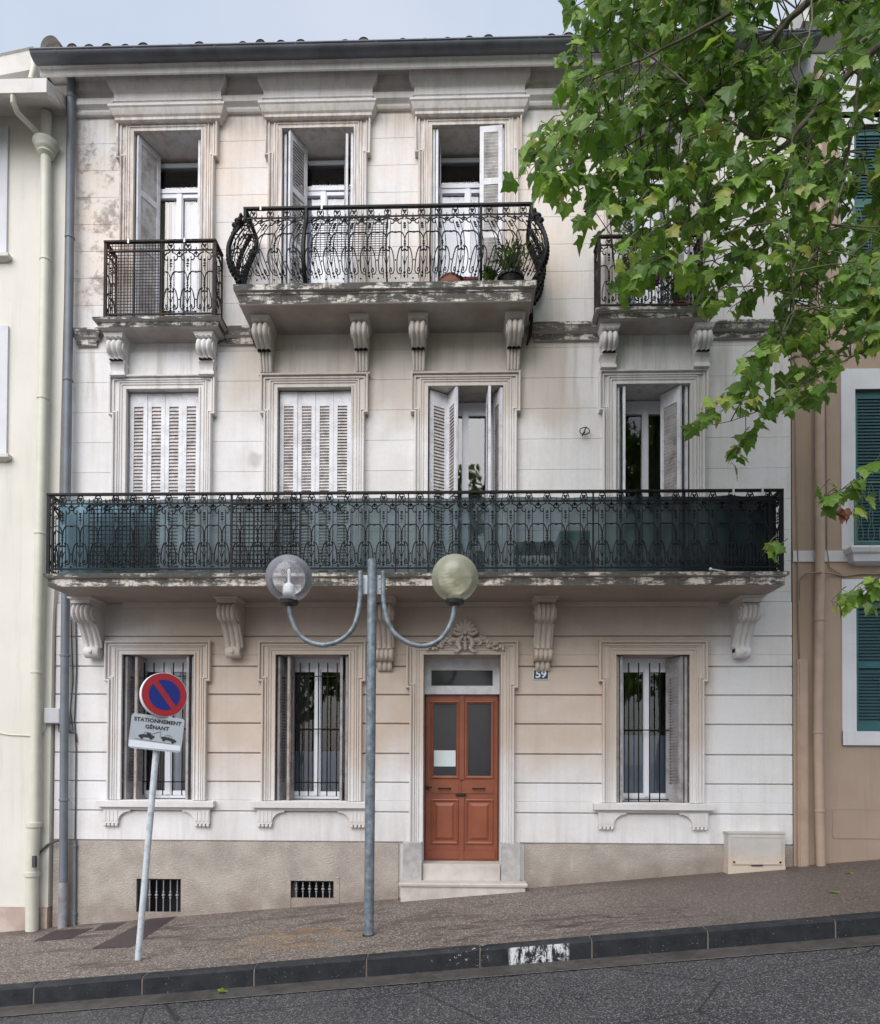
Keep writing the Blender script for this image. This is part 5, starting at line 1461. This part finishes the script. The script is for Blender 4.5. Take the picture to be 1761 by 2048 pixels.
for i, (za, zc_) in enumerate(rw):
    for dx in (0, 3):
        a, c = wx0+dx, wx1+dx
        b = MB(); lo = za-(.17 if i == 0 else .0)
        ww = .17
        b.box(a-ww, a, -.02, .02, lo, zc_+.25); b.box(c, c+ww, -.02, .02, lo, zc_+.25); b.box(a, c, -.02, .02, zc_, zc_+.25)
        if i == 0: b.box(a-ww, c+ww, -.035, .02, lo, za)
        fr = loc(b.build('window_surround', M['white_wall'], RB), RB)
        b = MB(); b.box(a, c, .08, .10, za, zc_); loc(b.build('shutter_backing', M['teal_dark'], RB), RB)
        h = zc_-za; wl = (c-a)/2-.004
        for k in range(2):
            o = leaf(wl, h-.01, RB, (a+.004+k*(wl+.004), .05, za+.005), 0, panels=[(.12, h*.48), (h*.53, h-.1)], mat='teal', lv='teal_dark', pitch=.04); loc(o, RB)
        if i > 0:
            b = MB(); b.block(a-.10, c+.10, -.14, [(-.10, za-.20), (-.02, za-.17), (.0, za-.09), (.03, za-.07), (.05, za-.02), (.045, za+.0)], .0); sb = loc(b.build('balconette', M['white_wall'], RB), RB)
            b = MB(); yy = -.15; zr = za+.78
            b.box(a-.08, c+.08, yy-.01, yy+.01, zr-.02, zr); b.box(a-.08, c+.08, yy-.006, yy+.006, za+.05, za+.065)
            for q in (a-.08, c+.08): b.box(q-.01, q+.01, yy-.0101, -.0, zr-.021, zr-.001); b.box(q-.01, q+.01, yy-.011, yy+.011, za, zr)
            nn = 9
            for j in range(nn):
                xc = a-.02+(c-a+.04)*j/(nn-1)
                for s_ in (-1, 1):
                    b.tube(smooth_pts([(xc+s_*u*.05, za+.06+v*.72) for u, v in ((.1, .0), (.7, .05), (.7, .18), (.15, .3), (.5, .42), (.15, .55), (.65, .7), (.6, .85), (.05, .97), (0, 1))], 1) and [(xx_, yy, zz_) for xx_, zz_ in smooth_pts([(xc+s_*u*.05, za+.06+v*.72) for u, v in ((.1, .0), (.7, .05), (.7, .18), (.15, .3), (.5, .42), (.15, .55), (.65, .7), (.6, .85), (.05, .97), (0, 1))], 1)], .004, 4, caps=False)
            loc(b.build('balconette_railing', M['green_iron'], RB), RB)
o = pipe_run('downpipe', M['tan_pipe'], RB, [P(1638, 130, -.09), P(1640, 600, -.09), P(1641, 1100, -.09), P(1637, 1450, -.09), P(1640, 1640, -.09), P(1643, 1740, -.09)], .055, [Z(1641, p, -.09) for p in (770, 1240, 1465, 1622)], cr=1.15); loc(o, RB)
b = MB(); q = rect(1597, 1318, 1616, 1740, -.05); q2 = rect(1592, 600, 1600, 1740, -.02)
b.box(q[0], q[1]+.01, -.05, .0, q[2], q[3]); b.box(q[0]+.02, q[1]-.01, -.062, -.05, q[2], q[3]-.03)
loc(b.build('corner_casing', M['tan_pipe'], RB), RB)
b = MB()
b.tube([P(1591, 560, -.02), P(1592, 900, -.02), P(1596, 1060, -.02), P(1597, 1210, -.02), P(1599, 1320, -.02)], .009, 6)
b.tube([P(1599, 1200, -.02), P(1600, 1160, -.02), P(1612, 1147, -.02), P(1640, 1145, -.16), P(1665, 1147, -.03), P(1690, 1153, -.02), P(1720, 1148, -.02), P(1800, 1148, -.02)], .010, 6)
b.tube([P(1653, 640, -.02), P(1655, 1100, -.02), P(1660, 1135, -.02), P(1690, 1153, -.02)], .007, 6)
loc(b.build('wall_cable', M['tan_cable'], RB, smooth=True), RB)
b = MB(); q = rect(1668, 1620, 1830, 1676, -.01); b.sweep([(q[0], q[2]), (q[0], q[3]), (q[1], q[3]), (q[1], q[2]), (q[0], q[2])], [(0, 0), (0, .008), (.012, .008), (.012, 0)], 0.0)
b.box(q[0], q[1], -.004, .01, q[2], q[3]); loc(b.build('hatch', M['tan_wall'], RB), RB)

# ------------------------------------------------------------------ street lamp
g0 = on_pave(738, 1871)
yL = g0.y
LAMP = thing('street_lamp', 'galvanised steel lamp post with two curved arms and glass globes on the pavement', 'street lamp', (g0.x, g0.y, g0.z))
def lpt(px, py, dy=0): return P(px, py, yL+dy)-g0
top = lpt(745, 1119)
b = MB(); b.tube([(0, 0, -.05), (top.x*.5, 0, top.z*.5), (top.x, 0, top.z-.004), (top.x, 0, top.z)], [.050, .049, .047, .038], 18); b.build('pole', M['galv'], LAMP, smooth=40)
b = MB(); b.disc((0, 0, -.01), (0, 0, 1), .062, .02, 18, .004); b.build('base_collar', M['rust'], LAMP, smooth=40)
b = MB(); q0, q1 = lpt(724, 1186), lpt(768, 1148)
b.box(q0.x, q1.x, -.062, -.052+.0, q0.z, q1.z); b.box(q0.x, q1.x, .052, .058, q0.z, q1.z)
br = b.build('mounting_plate', M['sign_white'], LAMP)
# behind the pole in the picture: plate sits at the back
br.location = (0, .0, 0)
for v in br.data.vertices:
    if v.co.y < 0: v.co.y += .115 - .008
for side, pts in ((0, [(721, 1145), (721, 1190), (717, 1225), (705, 1258), (680, 1281), (646, 1290), (613, 1281), (592, 1258), (581, 1228), (578, 1200)]),
                  (1, [(767, 1145), (767, 1190), (771, 1225), (783, 1258), (808, 1281), (842, 1292), (875, 1283), (897, 1258), (907, 1230), (910, 1200)])):
    pp = [(q.x, .0, q.z) for q in [lpt(*p) for p in pts]]
    sp = [pp[0], pp[1]]
    # Catmull-Rom smoothing
    out = []
    for i in range(len(pp)-1):
        a_, b_, c_, d_ = (Vector(pp[max(i-1, 0)]), Vector(pp[i]), Vector(pp[i+1]), Vector(pp[min(i+2, len(pp)-1)]))
        for k in range(4):
            t = k/4; out.append(.5*((2*b_)+(c_-a_)*t+(2*a_-5*b_+4*c_-d_)*t*t+(3*b_-a_-3*c_+d_)*t**3))
    out.append(Vector(pp[-1]))
    b = MB(); b.tube(out, .025, 14); b.ball(out[0], .026, .026, .02, 12, 6)
    for pz in (1158, 1178):
        zz = lpt(740, pz).z; xx = out[0].x; b.tube([(xx-.04, 0, zz), (xx+.04, 0, zz)], .008, 6)
    arm = b.build('arm', M['galv'], LAMP, smooth=40)
    cpx = (580, 1157) if side == 0 else (910, 1156)
    c = lpt(*cpx); R0 = .232; zc0 = c.z
    b = MB(); e = out[-1]
    b.lathe((e.x, 0, zc0-R0-.045), [(.03, 0), (.075, .012), (.09, .022), (.095, .05), (.088, .055), (.08, .06)], 24)
    b.build('globe_holder', M['rubber'], arm, smooth=40)
    b = MB()
    prof = [(R0*math.sin(t), -R0*math.cos(t)) for t in [R_(22)+R_(158)*k/22 for k in range(23)]]
    b.rings([[Vector((e.x, 0, zc0))+Vector((max(r, 1e-4)*math.cos(2*math.pi*j/40), max(r, 1e-4)*math.sin(2*math.pi*j/40), z)) for j in range(40)] for r, z in prof], True, False)
    b.build('globe', M['globe_clear'] if side == 0 else M['globe_yellow'], LAMP, smooth=True, label='clear glass globe' if side == 0 else 'yellowed cloudy globe')
    b = MB()
    if side == 0:
        b.lathe((e.x, 0, zc0-R0), [(.07, 0), (.072, .05), (.06, .055), (.06, .14), (.055, .15), (.045, .17), (.022, .185), (.018, .19)], 20)
        b.build('bulb_socket', M['clip'], arm, smooth=40)
        b = MB(); b.lathe((e.x, 0, zc0-R0+.185), [(.014, 0), (.014, .09), (.017, .1), (.017, .13), (.008, .14), (.001, .142)], 14)
        b.build('bulb', M['sign_white'], arm, smooth=40)
    else:
        b.lathe((e.x, 0, zc0-R0), [(.06, 0), (.06, .05), (.05, .065), (.03, .075), (.001, .08)], 20)
        b.build('bulb_socket', M['clip'], arm, smooth=40)
        b = MB(); b.tube([(e.x-.02-k*.0016+.035*math.cos(k*.7), .035*math.sin(k*.7), zc0-R0+.09+k*.0036) for k in range(54)], .006, 6)
        b.build('bulb', M['clip'], arm, smooth=40)

# ------------------------------------------------------------------ no parking sign
s0_ = on_pave(275, 1922); yS = s0_.y
SG = thing('parking_sign', 'leaning white post with round no parking sign and tow-away panel', 'road sign', tuple(s0_))
def spt(px, py): return P(px, py, yS)-s0_
tp = spt(326, 1350); post_r = .030
b = MB(); b.tube([(0, 0, -.05), (tp.x, 0, tp.z)], post_r, 16); b.build('post', M['sign_post'], SG, smooth=40)
b = MB(); b.lathe((0, 0, -.02), [(.06, 0), (.055, .02), (.035, .03)], 14); b.build('footing', M['pave'], SG)
tilt = math.atan2(tp.x, tp.z)
def sign_frame(px, py, yaw, roll):
    c = spt(px, py)
    return Matrix.Translation(Vector((c.x, -.05, c.z))) @ Matrix.Rotation(yaw, 4, 'Z') @ Matrix.Rotation(roll, 4, 'Y')
# local sign plane: x right, z up, faces -y
def flat_poly(b, pts, y0, y1):
    k = len(pts); vs = [(x, y0, z) for x, z in pts]+[(x, y1, z) for x, z in pts]
    b.add(vs, [tuple(range(k)), tuple(range(2*k-1, k-1, -1))]+[(i, (i+1) % k, (i+1) % k+k, i+k) for i in range(k)])
mt = sign_frame(333, 1391, R_(37), tilt)
Rd = .212
b = MB(); b.rings([[(r*math.cos(2*math.pi*j/48), y, r*math.sin(2*math.pi*j/48)) for j in range(48)] for r, y in ((Rd*.96, .062), (Rd, .058), (Rd, -.008), (Rd*.985, -.012), (Rd*.97, -.008))]); b.xform(mt)
dsk = b.build('disc', M['sign_white'], SG, smooth=40)
b = MB(); b.disc((0, -.014, 0), (0, 1, 0), Rd*.965, .008, 48); b.xform(mt); b.build('red_face', M['red'], dsk)
ri = Rd*.68; hw = .026; ang = R_(-45)
for s_ in (-1, 1):
    # blue segments left and right of the bar (bar from upper left to lower right)
    pts = []; a0 = math.asin(hw/ri)
    for k in range(25):
        t = a0+(math.pi-2*a0)*k/24; pts.append((ri*math.cos(t), s_*ri*math.sin(t)))
    ca, sa_ = math.cos(R_(-50)), math.sin(R_(-50))
    pts = [(x*ca-z*sa_, x*sa_+z*ca) for x, z in pts]
    if s_ < 0: pts = pts[::-1]
    b = MB(); flat_poly(b, pts, -.0165, -.012); b.xform(mt); b.build('blue_face', M['blue'], dsk)
mt = sign_frame(318, 1467, R_(16), R_(6.0))
pw, ph = .238, .165
def rrect(w, h, r, n=5):
    out = []
    for cx_, cz_, a in ((w-r, h-r, 0), (-w+r, h-r, 90), (-w+r, -h+r, 180), (w-r, -h+r, 270)):
        for k in range(n+1): t = R_(a+90*k/n); out.append((cx_+r*math.cos(t), cz_+r*math.sin(t)))
    return out
b = MB(); flat_poly(b, rrect(pw, ph, .03), -.012, .012); b.xform(mt); pan = b.build('panel', M['sign_grey'], SG)
b = MB(); b.rings([[(x, -.0145, z) for x, z in ((-pw+.01, -ph+.012), (pw-.012, -ph+.02), (pw-.01, -ph+.068), (-pw+.008, -ph+.075))], [(x, -.012, z) for x, z in ((-pw+.01, -ph+.012), (pw-.012, -ph+.02), (pw-.01, -ph+.068), (-pw+.008, -ph+.075))]]); b.xform(mt); b.build('worn_strip', M['sign_white'], pan)
b = MB()
for body, size, zz, spc in (('STATIONNEMENT', .049, .112, 1.08), ('GÊNANT', .049, .050, 1.1)):
    vs, fs = text_mesh(body, size, .0008, .0018, spc)
    b.add([(v[0], -.014-v[2], v[1]+zz) for v in vs], fs)
b.xform(mt); b.build('lettering', M['black'], pan)
def car(b, cx_, cz_, s_, fl=1, tow=False):
    body = [(-.07, -.012), (-.072, .008), (-.045, .016), (.0, .018), (.05, .014), (.072, .004), (.07, -.012)]
    flat_poly(b, [(cx_+fl*x*s_, cz_+z*s_) for x, z in (body if fl > 0 else body[::-1])], -.0148, -.012)
    for xx in (-.042, .042):
        flat_poly(b, [(cx_+fl*xx*s_+.015*s_*math.cos(2*math.pi*k/12), cz_-.014*s_+.015*s_*math.sin(2*math.pi*k/12)) for k in range(12)], -.0152, -.012)
    # cabin outline
    cab = [(-.04, .014), (-.03, .036), (.012, .038), (.032, .014)]
    b.tube([(cx_+fl*x*s_, -.0135, cz_+z*s_) for x, z in cab], .0022, 4)
    b.tube([(cx_+fl*-.004*s_, -.0135, cz_+.036*s_), (cx_+fl*-.004*s_, -.0135, cz_+.014*s_)], .0022, 4)
b = MB(); car(b, -.085, -.040, 1.0, -1)
b.box(-.085+.0, -.085+.035, -.0148, -.012, -.03, -.008)
st = len(b.v); car(b, 0, 0, 1.0, 1)
b.xform(Matrix.Translation((.115, 0, -.048)) @ Matrix.Rotation(R_(9), 4, 'Y'), st)
b.tube([(-.05, -.0135, -.02), (.035, -.0135, .018), (.035, -.0135, -.035)], .0022, 4)
b.tube([(-.19, -.0135, -.072), (.16, -.0135, -.088)], .0018, 4)
b.xform(mt); b.build('tow_pictogram', M['black'], pan)

# ------------------------------------------------------------------ plane tree
LEAF = [(0, 0), (.14, -.07), (.38, -.10), (.36, .04), (.44, .10), (.57, .30), (.40, .34), (.29, .42), (.27, .55), (.13, .66), (0, .90)]
def leaf_outline():
    r = LEAF; l = [(-x, y) for x, y in r[1:-1]][::-1]
    return r + l
OUT = leaf_outline()
def add_leaf(verts, faces, tones, pos, down, nrm, size, rnd, tone=None):
    """lobed leaf: stalk at pos, tip towards `down`, facing nrm"""
    d = down.normalized(); n = (nrm - d*nrm.dot(d)).normalized(); s = d.cross(n)
    o = len(verts); fold = rnd.uniform(-.25, .45); curl = rnd.uniform(-.1, .5); asym = rnd.uniform(.85, 1.15)
    verts.append(tuple(pos + d*size*.22 + n*size*.02))
    for x, y in OUT:
        x2 = x*asym*rnd.uniform(.9, 1.1)
        verts.append(tuple(pos + d*size*(y+.12*0) + s*size*x2 + n*size*(-abs(x)*fold - y*y*curl*.6 + rnd.uniform(-.04, .04))))
    k = len(OUT)
    t = rnd.random() if tone is None else tone
    for i in range(k):
        faces.append((o, o+1+i, o+1+(i+1) % k)); tones.append(t)
def pip(x, y, poly):
    c = False; j = len(poly)-1
    for i in range(len(poly)):
        xi, yi = poly[i]; xj, yj = poly[j]
        if (yi > y) != (yj > y) and x < (xj-xi)*(y-yi)/(yj-yi)+xi: c = not c
        j = i
    return c
# outline of the hanging part of the crown, as seen; every twig then gets its own distance
CROWN = [(1158, -40), (1140, 60), (1128, 150), (1120, 240), (1075, 265), (1052, 285), (1050, 350), (1085, 372), (1118, 395), (1135, 440), (1155, 462), (1195, 440), (1215, 470), (1235, 520), (1235, 590), (1262, 610), (1300, 560), (1340, 520), (1375, 540), (1400, 600), (1410, 630), (1450, 640), (1490, 610), (1510, 560), (1545, 560), (1570, 600), (1560, 640), (1500, 690), (1475, 760), (1450, 800), (1400, 845), (1450, 860), (1465, 920), (1495, 905), (1530, 850), (1600, 830), (1640, 790), (1660, 740), (1720, 720), (1761, 700), (1900, 760), (2300, 700), (2500, 300), (2500, -500), (1400, -500), (1200, -300)]
GAPS = [((1530, -40, 1645, 60), .97), ((1540, 60, 1640, 130), .75), ((1500, 250, 1575, 330), .35), ((1475, 430, 1530, 600), .5), ((1600, 250, 1690, 420), .4), ((1560, 560, 1680, 660), .35), ((1240, 620, 1400, 700), 1), ((1600, 330, 1761, 560), .25),
        ((1480, 640, 1761, 880), .35), ((1640, 60, 1761, 560), .5), ((1430, 240, 1660, 640), .35), ((1300, 480, 1480, 640), .2), ((1075, 180, 1140, 300), .5), ((1450, 480, 1480, 700), .3)]
rnd = random.Random(21)
V_, F_, T_ = [], [], []; TW = MB()
trunk_x = 5.6; trunk_y = -3.6
TREE = thing('plane_tree', 'leafy plane tree hanging its branches into the upper right over the facade', 'tree', (trunk_x, trunk_y, pave_z(trunk_x, -2.3)))
nodes = []
def twig(p0, dirv, L, nleaf, size, rr=.006):
    d = dirv.normalized(); pts = [p0]
    for i in range(5):
        d = (d+Vector((rnd.uniform(-.22, .22), rnd.uniform(-.22, .22), -.13+rnd.uniform(-.1, .1)))).normalized(); pts.append(pts[-1]+d*L/5)
    TW.tube(pts, [rr, rr*.85, rr*.7, rr*.55, rr*.4, rr*.25], 4, caps=False)
    for k in range(nleaf):
        t = (k+.6)/nleaf*5; i = min(4, int(t)); p = pts[i].lerp(pts[i+1], t-i)
        side = Vector((rnd.uniform(-1, 1), rnd.uniform(-1, 1), rnd.uniform(-.6, .2))).normalized()
        st_ = p+side*rnd.uniform(.03, .07)
        TW.tube([p, st_], [.0022, .0015], 3, caps=False)
        dn = Vector((side.x*.6, side.y*.6, -rnd.uniform(.35, 1.1)))
        nr = Vector((rnd.uniform(-.7, .7), -rnd.uniform(.1, 1), rnd.uniform(-.1, 1.0)))
        tone = rnd.random()**1.2
        tone = tone*.92 if rnd.random() < .93 else rnd.uniform(.9, 1)
        add_leaf(V_, F_, T_, st_, dn, nr, size*rnd.uniform(.6, 1.12), rnd, tone)
    return pts
def nz(px, py): return noise.noise((px/85.0, py/85.0, 3.3))*.5+noise.noise((px/33.0, py/33.0, 1.3))*.35
cnt = 0; tries = 0
while cnt < 690 and tries < 30000:
    tries += 1
    px, py = rnd.uniform(1040, 1790), rnd.uniform(-60, 940)
    if not pip(px, py, CROWN): continue
    g = 0
    for (x0, y0, x1, y1), pr in GAPS:
        if x0 < px < x1 and y0 < py < y1: g = max(g, pr)
    if rnd.random() < g: continue
    if nz(px, py) < -.22 and rnd.random() < .8: continue
    if py > 640 and rnd.random() < .35: continue
    y = rnd.uniform(-3.5, -1.6)
    p = P(px, py-18, y)
    dirv = Vector((-.8+rnd.uniform(-.5, .4), rnd.uniform(-.6, .6), -.45+rnd.uniform(-.3, .35)))
    L = rnd.uniform(.16, .36)
    p0 = p - dirv.normalized()*L*.5
    twig(p0, dirv, L, rnd.randint(4, 6), rnd.uniform(.125, .175)); nodes.append(p0)
    cnt += 1
# sparse sprigs lower down
for px, py, n_, y in ((1690, 985, 8, -3.0), (1655, 1000, 6, -3.0), (1640, 985, 3, -3.0), (1715, 1010, 5, -3.1), (1752, 925, 5, -3.2), (1740, 1180, 6, -3.2), (1700, 1195, 4, -3.2), (1672, 1200, 3, -3.2), (1535, 1096, 2, -3.0), (1556, 1104, 2, -3.0), (1410, 846, 3, -3.0), (1480, 880, 5, -2.8), (1470, 915, 4, -2.8), (1755, 1215, 3, -3.2), (1590, 770, 6, -3), (1620, 745, 6, -3), (1500, 800, 5, -2.9), (1560, 820, 6, -2.9)):
    p = P(px, py-14, y); twig(p+Vector((.08, 0, .05)), Vector((-.7, 0, -.5)), .2, n_, .15)
# out of the frame: the rest of the crown, above and to the right
for _ in range(420):
    px, py = rnd.uniform(1150, 2500), rnd.uniform(-800, 700)
    if px < 1800 and py > -60: continue
    y = rnd.uniform(-6.0, -1.6); p = P(px, py, max(y, -3.6))
    if p.y > -1.2 or (p-EYE).length < 2.5: continue
    twig(p, Vector((rnd.uniform(-1, .5), rnd.uniform(-1, 1), -.3)), .4, 7, .17)
# branches
TR = MB()
def limb(pts, r0, r1, mb=None, n=8):
    mb = mb or TR; pts = [Vector(p) for p in pts]; out = []
    r0 *= .75; r1 *= .75
    for i in range(len(pts)-1):
        a_, b_, c_, d_ = (pts[max(i-1, 0)], pts[i], pts[i+1], pts[min(i+2, len(pts)-1)])
        for k in range(5):
            t = k/5; out.append(.5*((2*b_)+(c_-a_)*t+(2*a_-5*b_+4*c_-d_)*t*t+(3*b_-a_-3*c_+d_)*t**3) + Vector((rnd.uniform(-1, 1), rnd.uniform(-1, 1), rnd.uniform(-1, 1)))*.008)
    out.append(pts[-1]); m_ = len(out)
    mb.tube(out, [r0+(r1-r0)*i/(m_-1) for i in range(m_)], n)
    return out
tz = pave_z(trunk_x, -2.3)
fork = Vector((trunk_x+.1, trunk_y, 4.6))
tb = MB(); tb.tube([(trunk_x, trunk_y, tz-.5), (trunk_x, trunk_y, tz+.1), (trunk_x+.03, trunk_y, tz+.6), (trunk_x+.05, trunk_y, 2.5), fork, fork+Vector((.2, 0, 1.6)), fork+Vector((.1, .1, 3.4))], [.34, .30, .25, .22, .21, .16, .10], 14)
TREE_off = TREE.location.copy()
limbs = []
def PL(*a): return [P(px, py, y) for px, py, y in a]
for spec, r0, r1 in (
    ([(1900, 40, -3.4), (1761, 95, -3.3), (1650, 200, -3.2), (1560, 300, -3.1), (1470, 360, -3.0), (1380, 440, -2.9)], .045, .010),
    ([(1650, 200, -3.2), (1600, 330, -3.0), (1540, 420, -2.9), (1480, 500, -2.8), (1420, 590, -2.7)], .022, .006),
    ([(1800, -60, -3.2), (1640, -10, -3.0), (1560, 60, -2.8), (1480, 150, -2.7), (1340, 200, -2.6), (1200, 240, -2.5)], .04, .008),
    ([(1480, 150, -2.7), (1400, 200, -2.8), (1250, 290, -2.8), (1120, 330, -2.8), (1060, 330, -2.8)], .018, .004),
    ([(1560, 300, -3.1), (1440, 230, -3.2), (1330, 130, -3.3), (1220, 60, -3.3)], .02, .005),
    ([(1380, 440, -2.9), (1300, 470, -2.8), (1230, 540, -2.8)], .010, .004),
    ([(1900, 640, -3.2), (1761, 690, -3.1), (1690, 720, -3.0), (1600, 770, -3.0), (1500, 830, -2.9), (1415, 850, -3.0)], .014, .003),
    ([(1900, 900, -3.2), (1761, 935, -3.1), (1700, 970, -3.0), (1640, 1000, -3.0)], .010, .003),
    ([(1900, 1150, -3.2), (1761, 1165, -3.2), (1670, 1205, -3.2)], .008, .003),
    ([(1720, 130, -3.3), (1700, 300, -3.2), (1660, 450, -3.1), (1600, 560, -3.0), (1560, 640, -2.9)], .018, .005),
    ([(1625, -20, -3.6), (1622, 60, -3.6), (1600, 120, -3.6), (1590, 250, -3.5), (1575, 400, -3.4), (1590, 620, -3.3)], .009, .004),
    ([(1640, -20, -2.6), (1570, 40, -2.6), (1555, 60, -2.6)], .025, .008),
    ([(1500, 0, -3.5), (1400, 60, -3.4), (1280, 120, -3.3), (1180, 160, -3.2)], .02, .005)):
    limbs.append(limb(PL(*spec), r0, r1))
for start in (P(1900, 40, -3.4), P(1800, -60, -3.2), P(1900, 640, -3.2), P(1900, 900, -3.2), P(1900, 1150, -3.2)):
    far = fork if start.z < 9 else fork+Vector((.2, 0, 1.6))
    limb([far, far.lerp(start, .5)+Vector((0, 0, .35)), start], .09 if start.z > 6 else .03, .04 if start.z > 6 else .012)
lp = [p for l in limbs for p in l]
for q in nodes:           # link twigs to the nearest limb
    best = min(lp, key=lambda p: (p-q).length_squared)
    if .05 < (best-q).length < .75:
        mid = best.lerp(q, .5)+Vector((rnd.uniform(-.05, .05), rnd.uniform(-.05, .05), rnd.uniform(0, .1)))
        TW.tube([best, mid, q], [.006, .0045, .003], 4, caps=False)
def under(o): o.matrix_parent_inverse = Matrix.Translation(TREE.location).inverted(); return o
under(tb.build('trunk', M['bark'], TREE, smooth=True)); under(TR.build('branches', M['bark'], TREE, smooth=True)); under(TW.build('twigs', M['twig'], TREE, recalc=False))
cm = MB(); cm.v, cm.f, cm.mi = V_, F_, [0]*len(F_)
co = under(cm.build('crown', M['leaf'], TREE, recalc=False)); at = co.data.attributes.new('tone', 'FLOAT', 'FACE'); at.data.foreach_set('value', T_)
# one withered brown leaf cluster
M['leaf_dry'] = simple('dry_leaf', (.20, .075, .04), .8, .2, 20)
v, f, t_ = [], [], []
for k in range(3): add_leaf(v, f, t_, P(1690, 1020, -3.0), Vector((rnd.uniform(-.3, .3), 0, -1)), Vector((rnd.uniform(-1, 1), -1, .2)), .13, rnd)
cm = MB(); cm.v, cm.f, cm.mi = v, f, [0]*len(f); under(cm.build('withered_leaves', M['leaf_dry'], TREE, recalc=False))

# fallen leaves
for px, py, lab in ((438, 1976, 'bright green leaf lying in the road gutter below the kerb'), (1700, 1748, 'yellow green leaf on the pavement near the tan house'), (1665, 1787, 'crumpled yellow leaf on the upper right pavement')):
    if py > 1940:
        p = P(px, py, -2.72); p.z = road_z(p.x, -2.72)+.012
    else:
        p = on_pave(px, py); p.z += .01
    v, f, t_ = [], [], []; add_leaf(v, f, t_, Vector((0, 0, .006)), Vector((1, .3, 0)), Vector((0, 0, 1)), .11, rnd, .9)
    cm = MB(); cm.v, cm.f, cm.mi = v, f, [0]*len(f); o = cm.build('fallen_leaf', M['leaf'], None, recalc=False); o.location = p
    at = o.data.attributes.new('tone', 'FLOAT', 'FACE'); at.data.foreach_set('value', t_); tag(o, lab, 'leaf', 'fallen leaves')

# ------------------------------------------------------------------ trees across the street (they show in the window panes)
def far_tree(x, y, h, seed, label):
    rn = random.Random(seed); z0 = kerb_z(x)-.05
    t = thing('plane_tree', label, 'tree', (x, y, z0), 'plane trees across the street')
    b = MB(); b.tube([(0, 0, -.3), (.05, 0, 2), (0, .1, 4), (.3, 0, h*.7)], [.3, .24, .2, .08], 12)
    for k in range(7):
        a = k*.9; b.tube([(0, .1, 3.6+k*.25), (1.3*math.cos(a), 1.3*math.sin(a), 5+k*.4), (2.6*math.cos(a), 2.6*math.sin(a), 5.6+k*.5)], [.1, .06, .02], 6)
    b.build('trunk', M['bark'], t, smooth=True)
    v, f, tn = [], [], []
    cl = [(Vector((rn.gauss(0, 1.9), rn.gauss(0, 1.5), rn.uniform(4.2, h))), rn.uniform(.5, 1.0)) for _ in range(70)]
    for c, r_ in cl:
        for _ in range(50):
            d = Vector((rn.gauss(0, 1), rn.gauss(0, 1), rn.gauss(0, .8))); d = d.normalized()*r_*rn.random()**.4
            add_leaf(v, f, tn, c+d, Vector((rn.uniform(-1, 1), rn.uniform(-1, 1), -1)), Vector((rn.uniform(-1, 1), rn.uniform(-1, 1), .6)), rn.uniform(.2, .34), rn)
    cm = MB(); cm.v, cm.f, cm.mi = v, f, [0]*len(f); o = cm.build('crown', M['leaf'], t, recalc=False)
    at = o.data.attributes.new('tone', 'FLOAT', 'FACE'); at.data.foreach_set('value', tn)
far_tree(-6.5, -18.0, 12.5, 1, 'plane tree across the street, mirrored in the left panes')
far_tree(1.4, -17.5, 13.0, 2, 'plane tree across the street, mirrored in the pane beside the open folding shutters')
far_tree(7.6, -17.5, 13.5, 3, 'plane tree across the street, mirrored in the right panes')
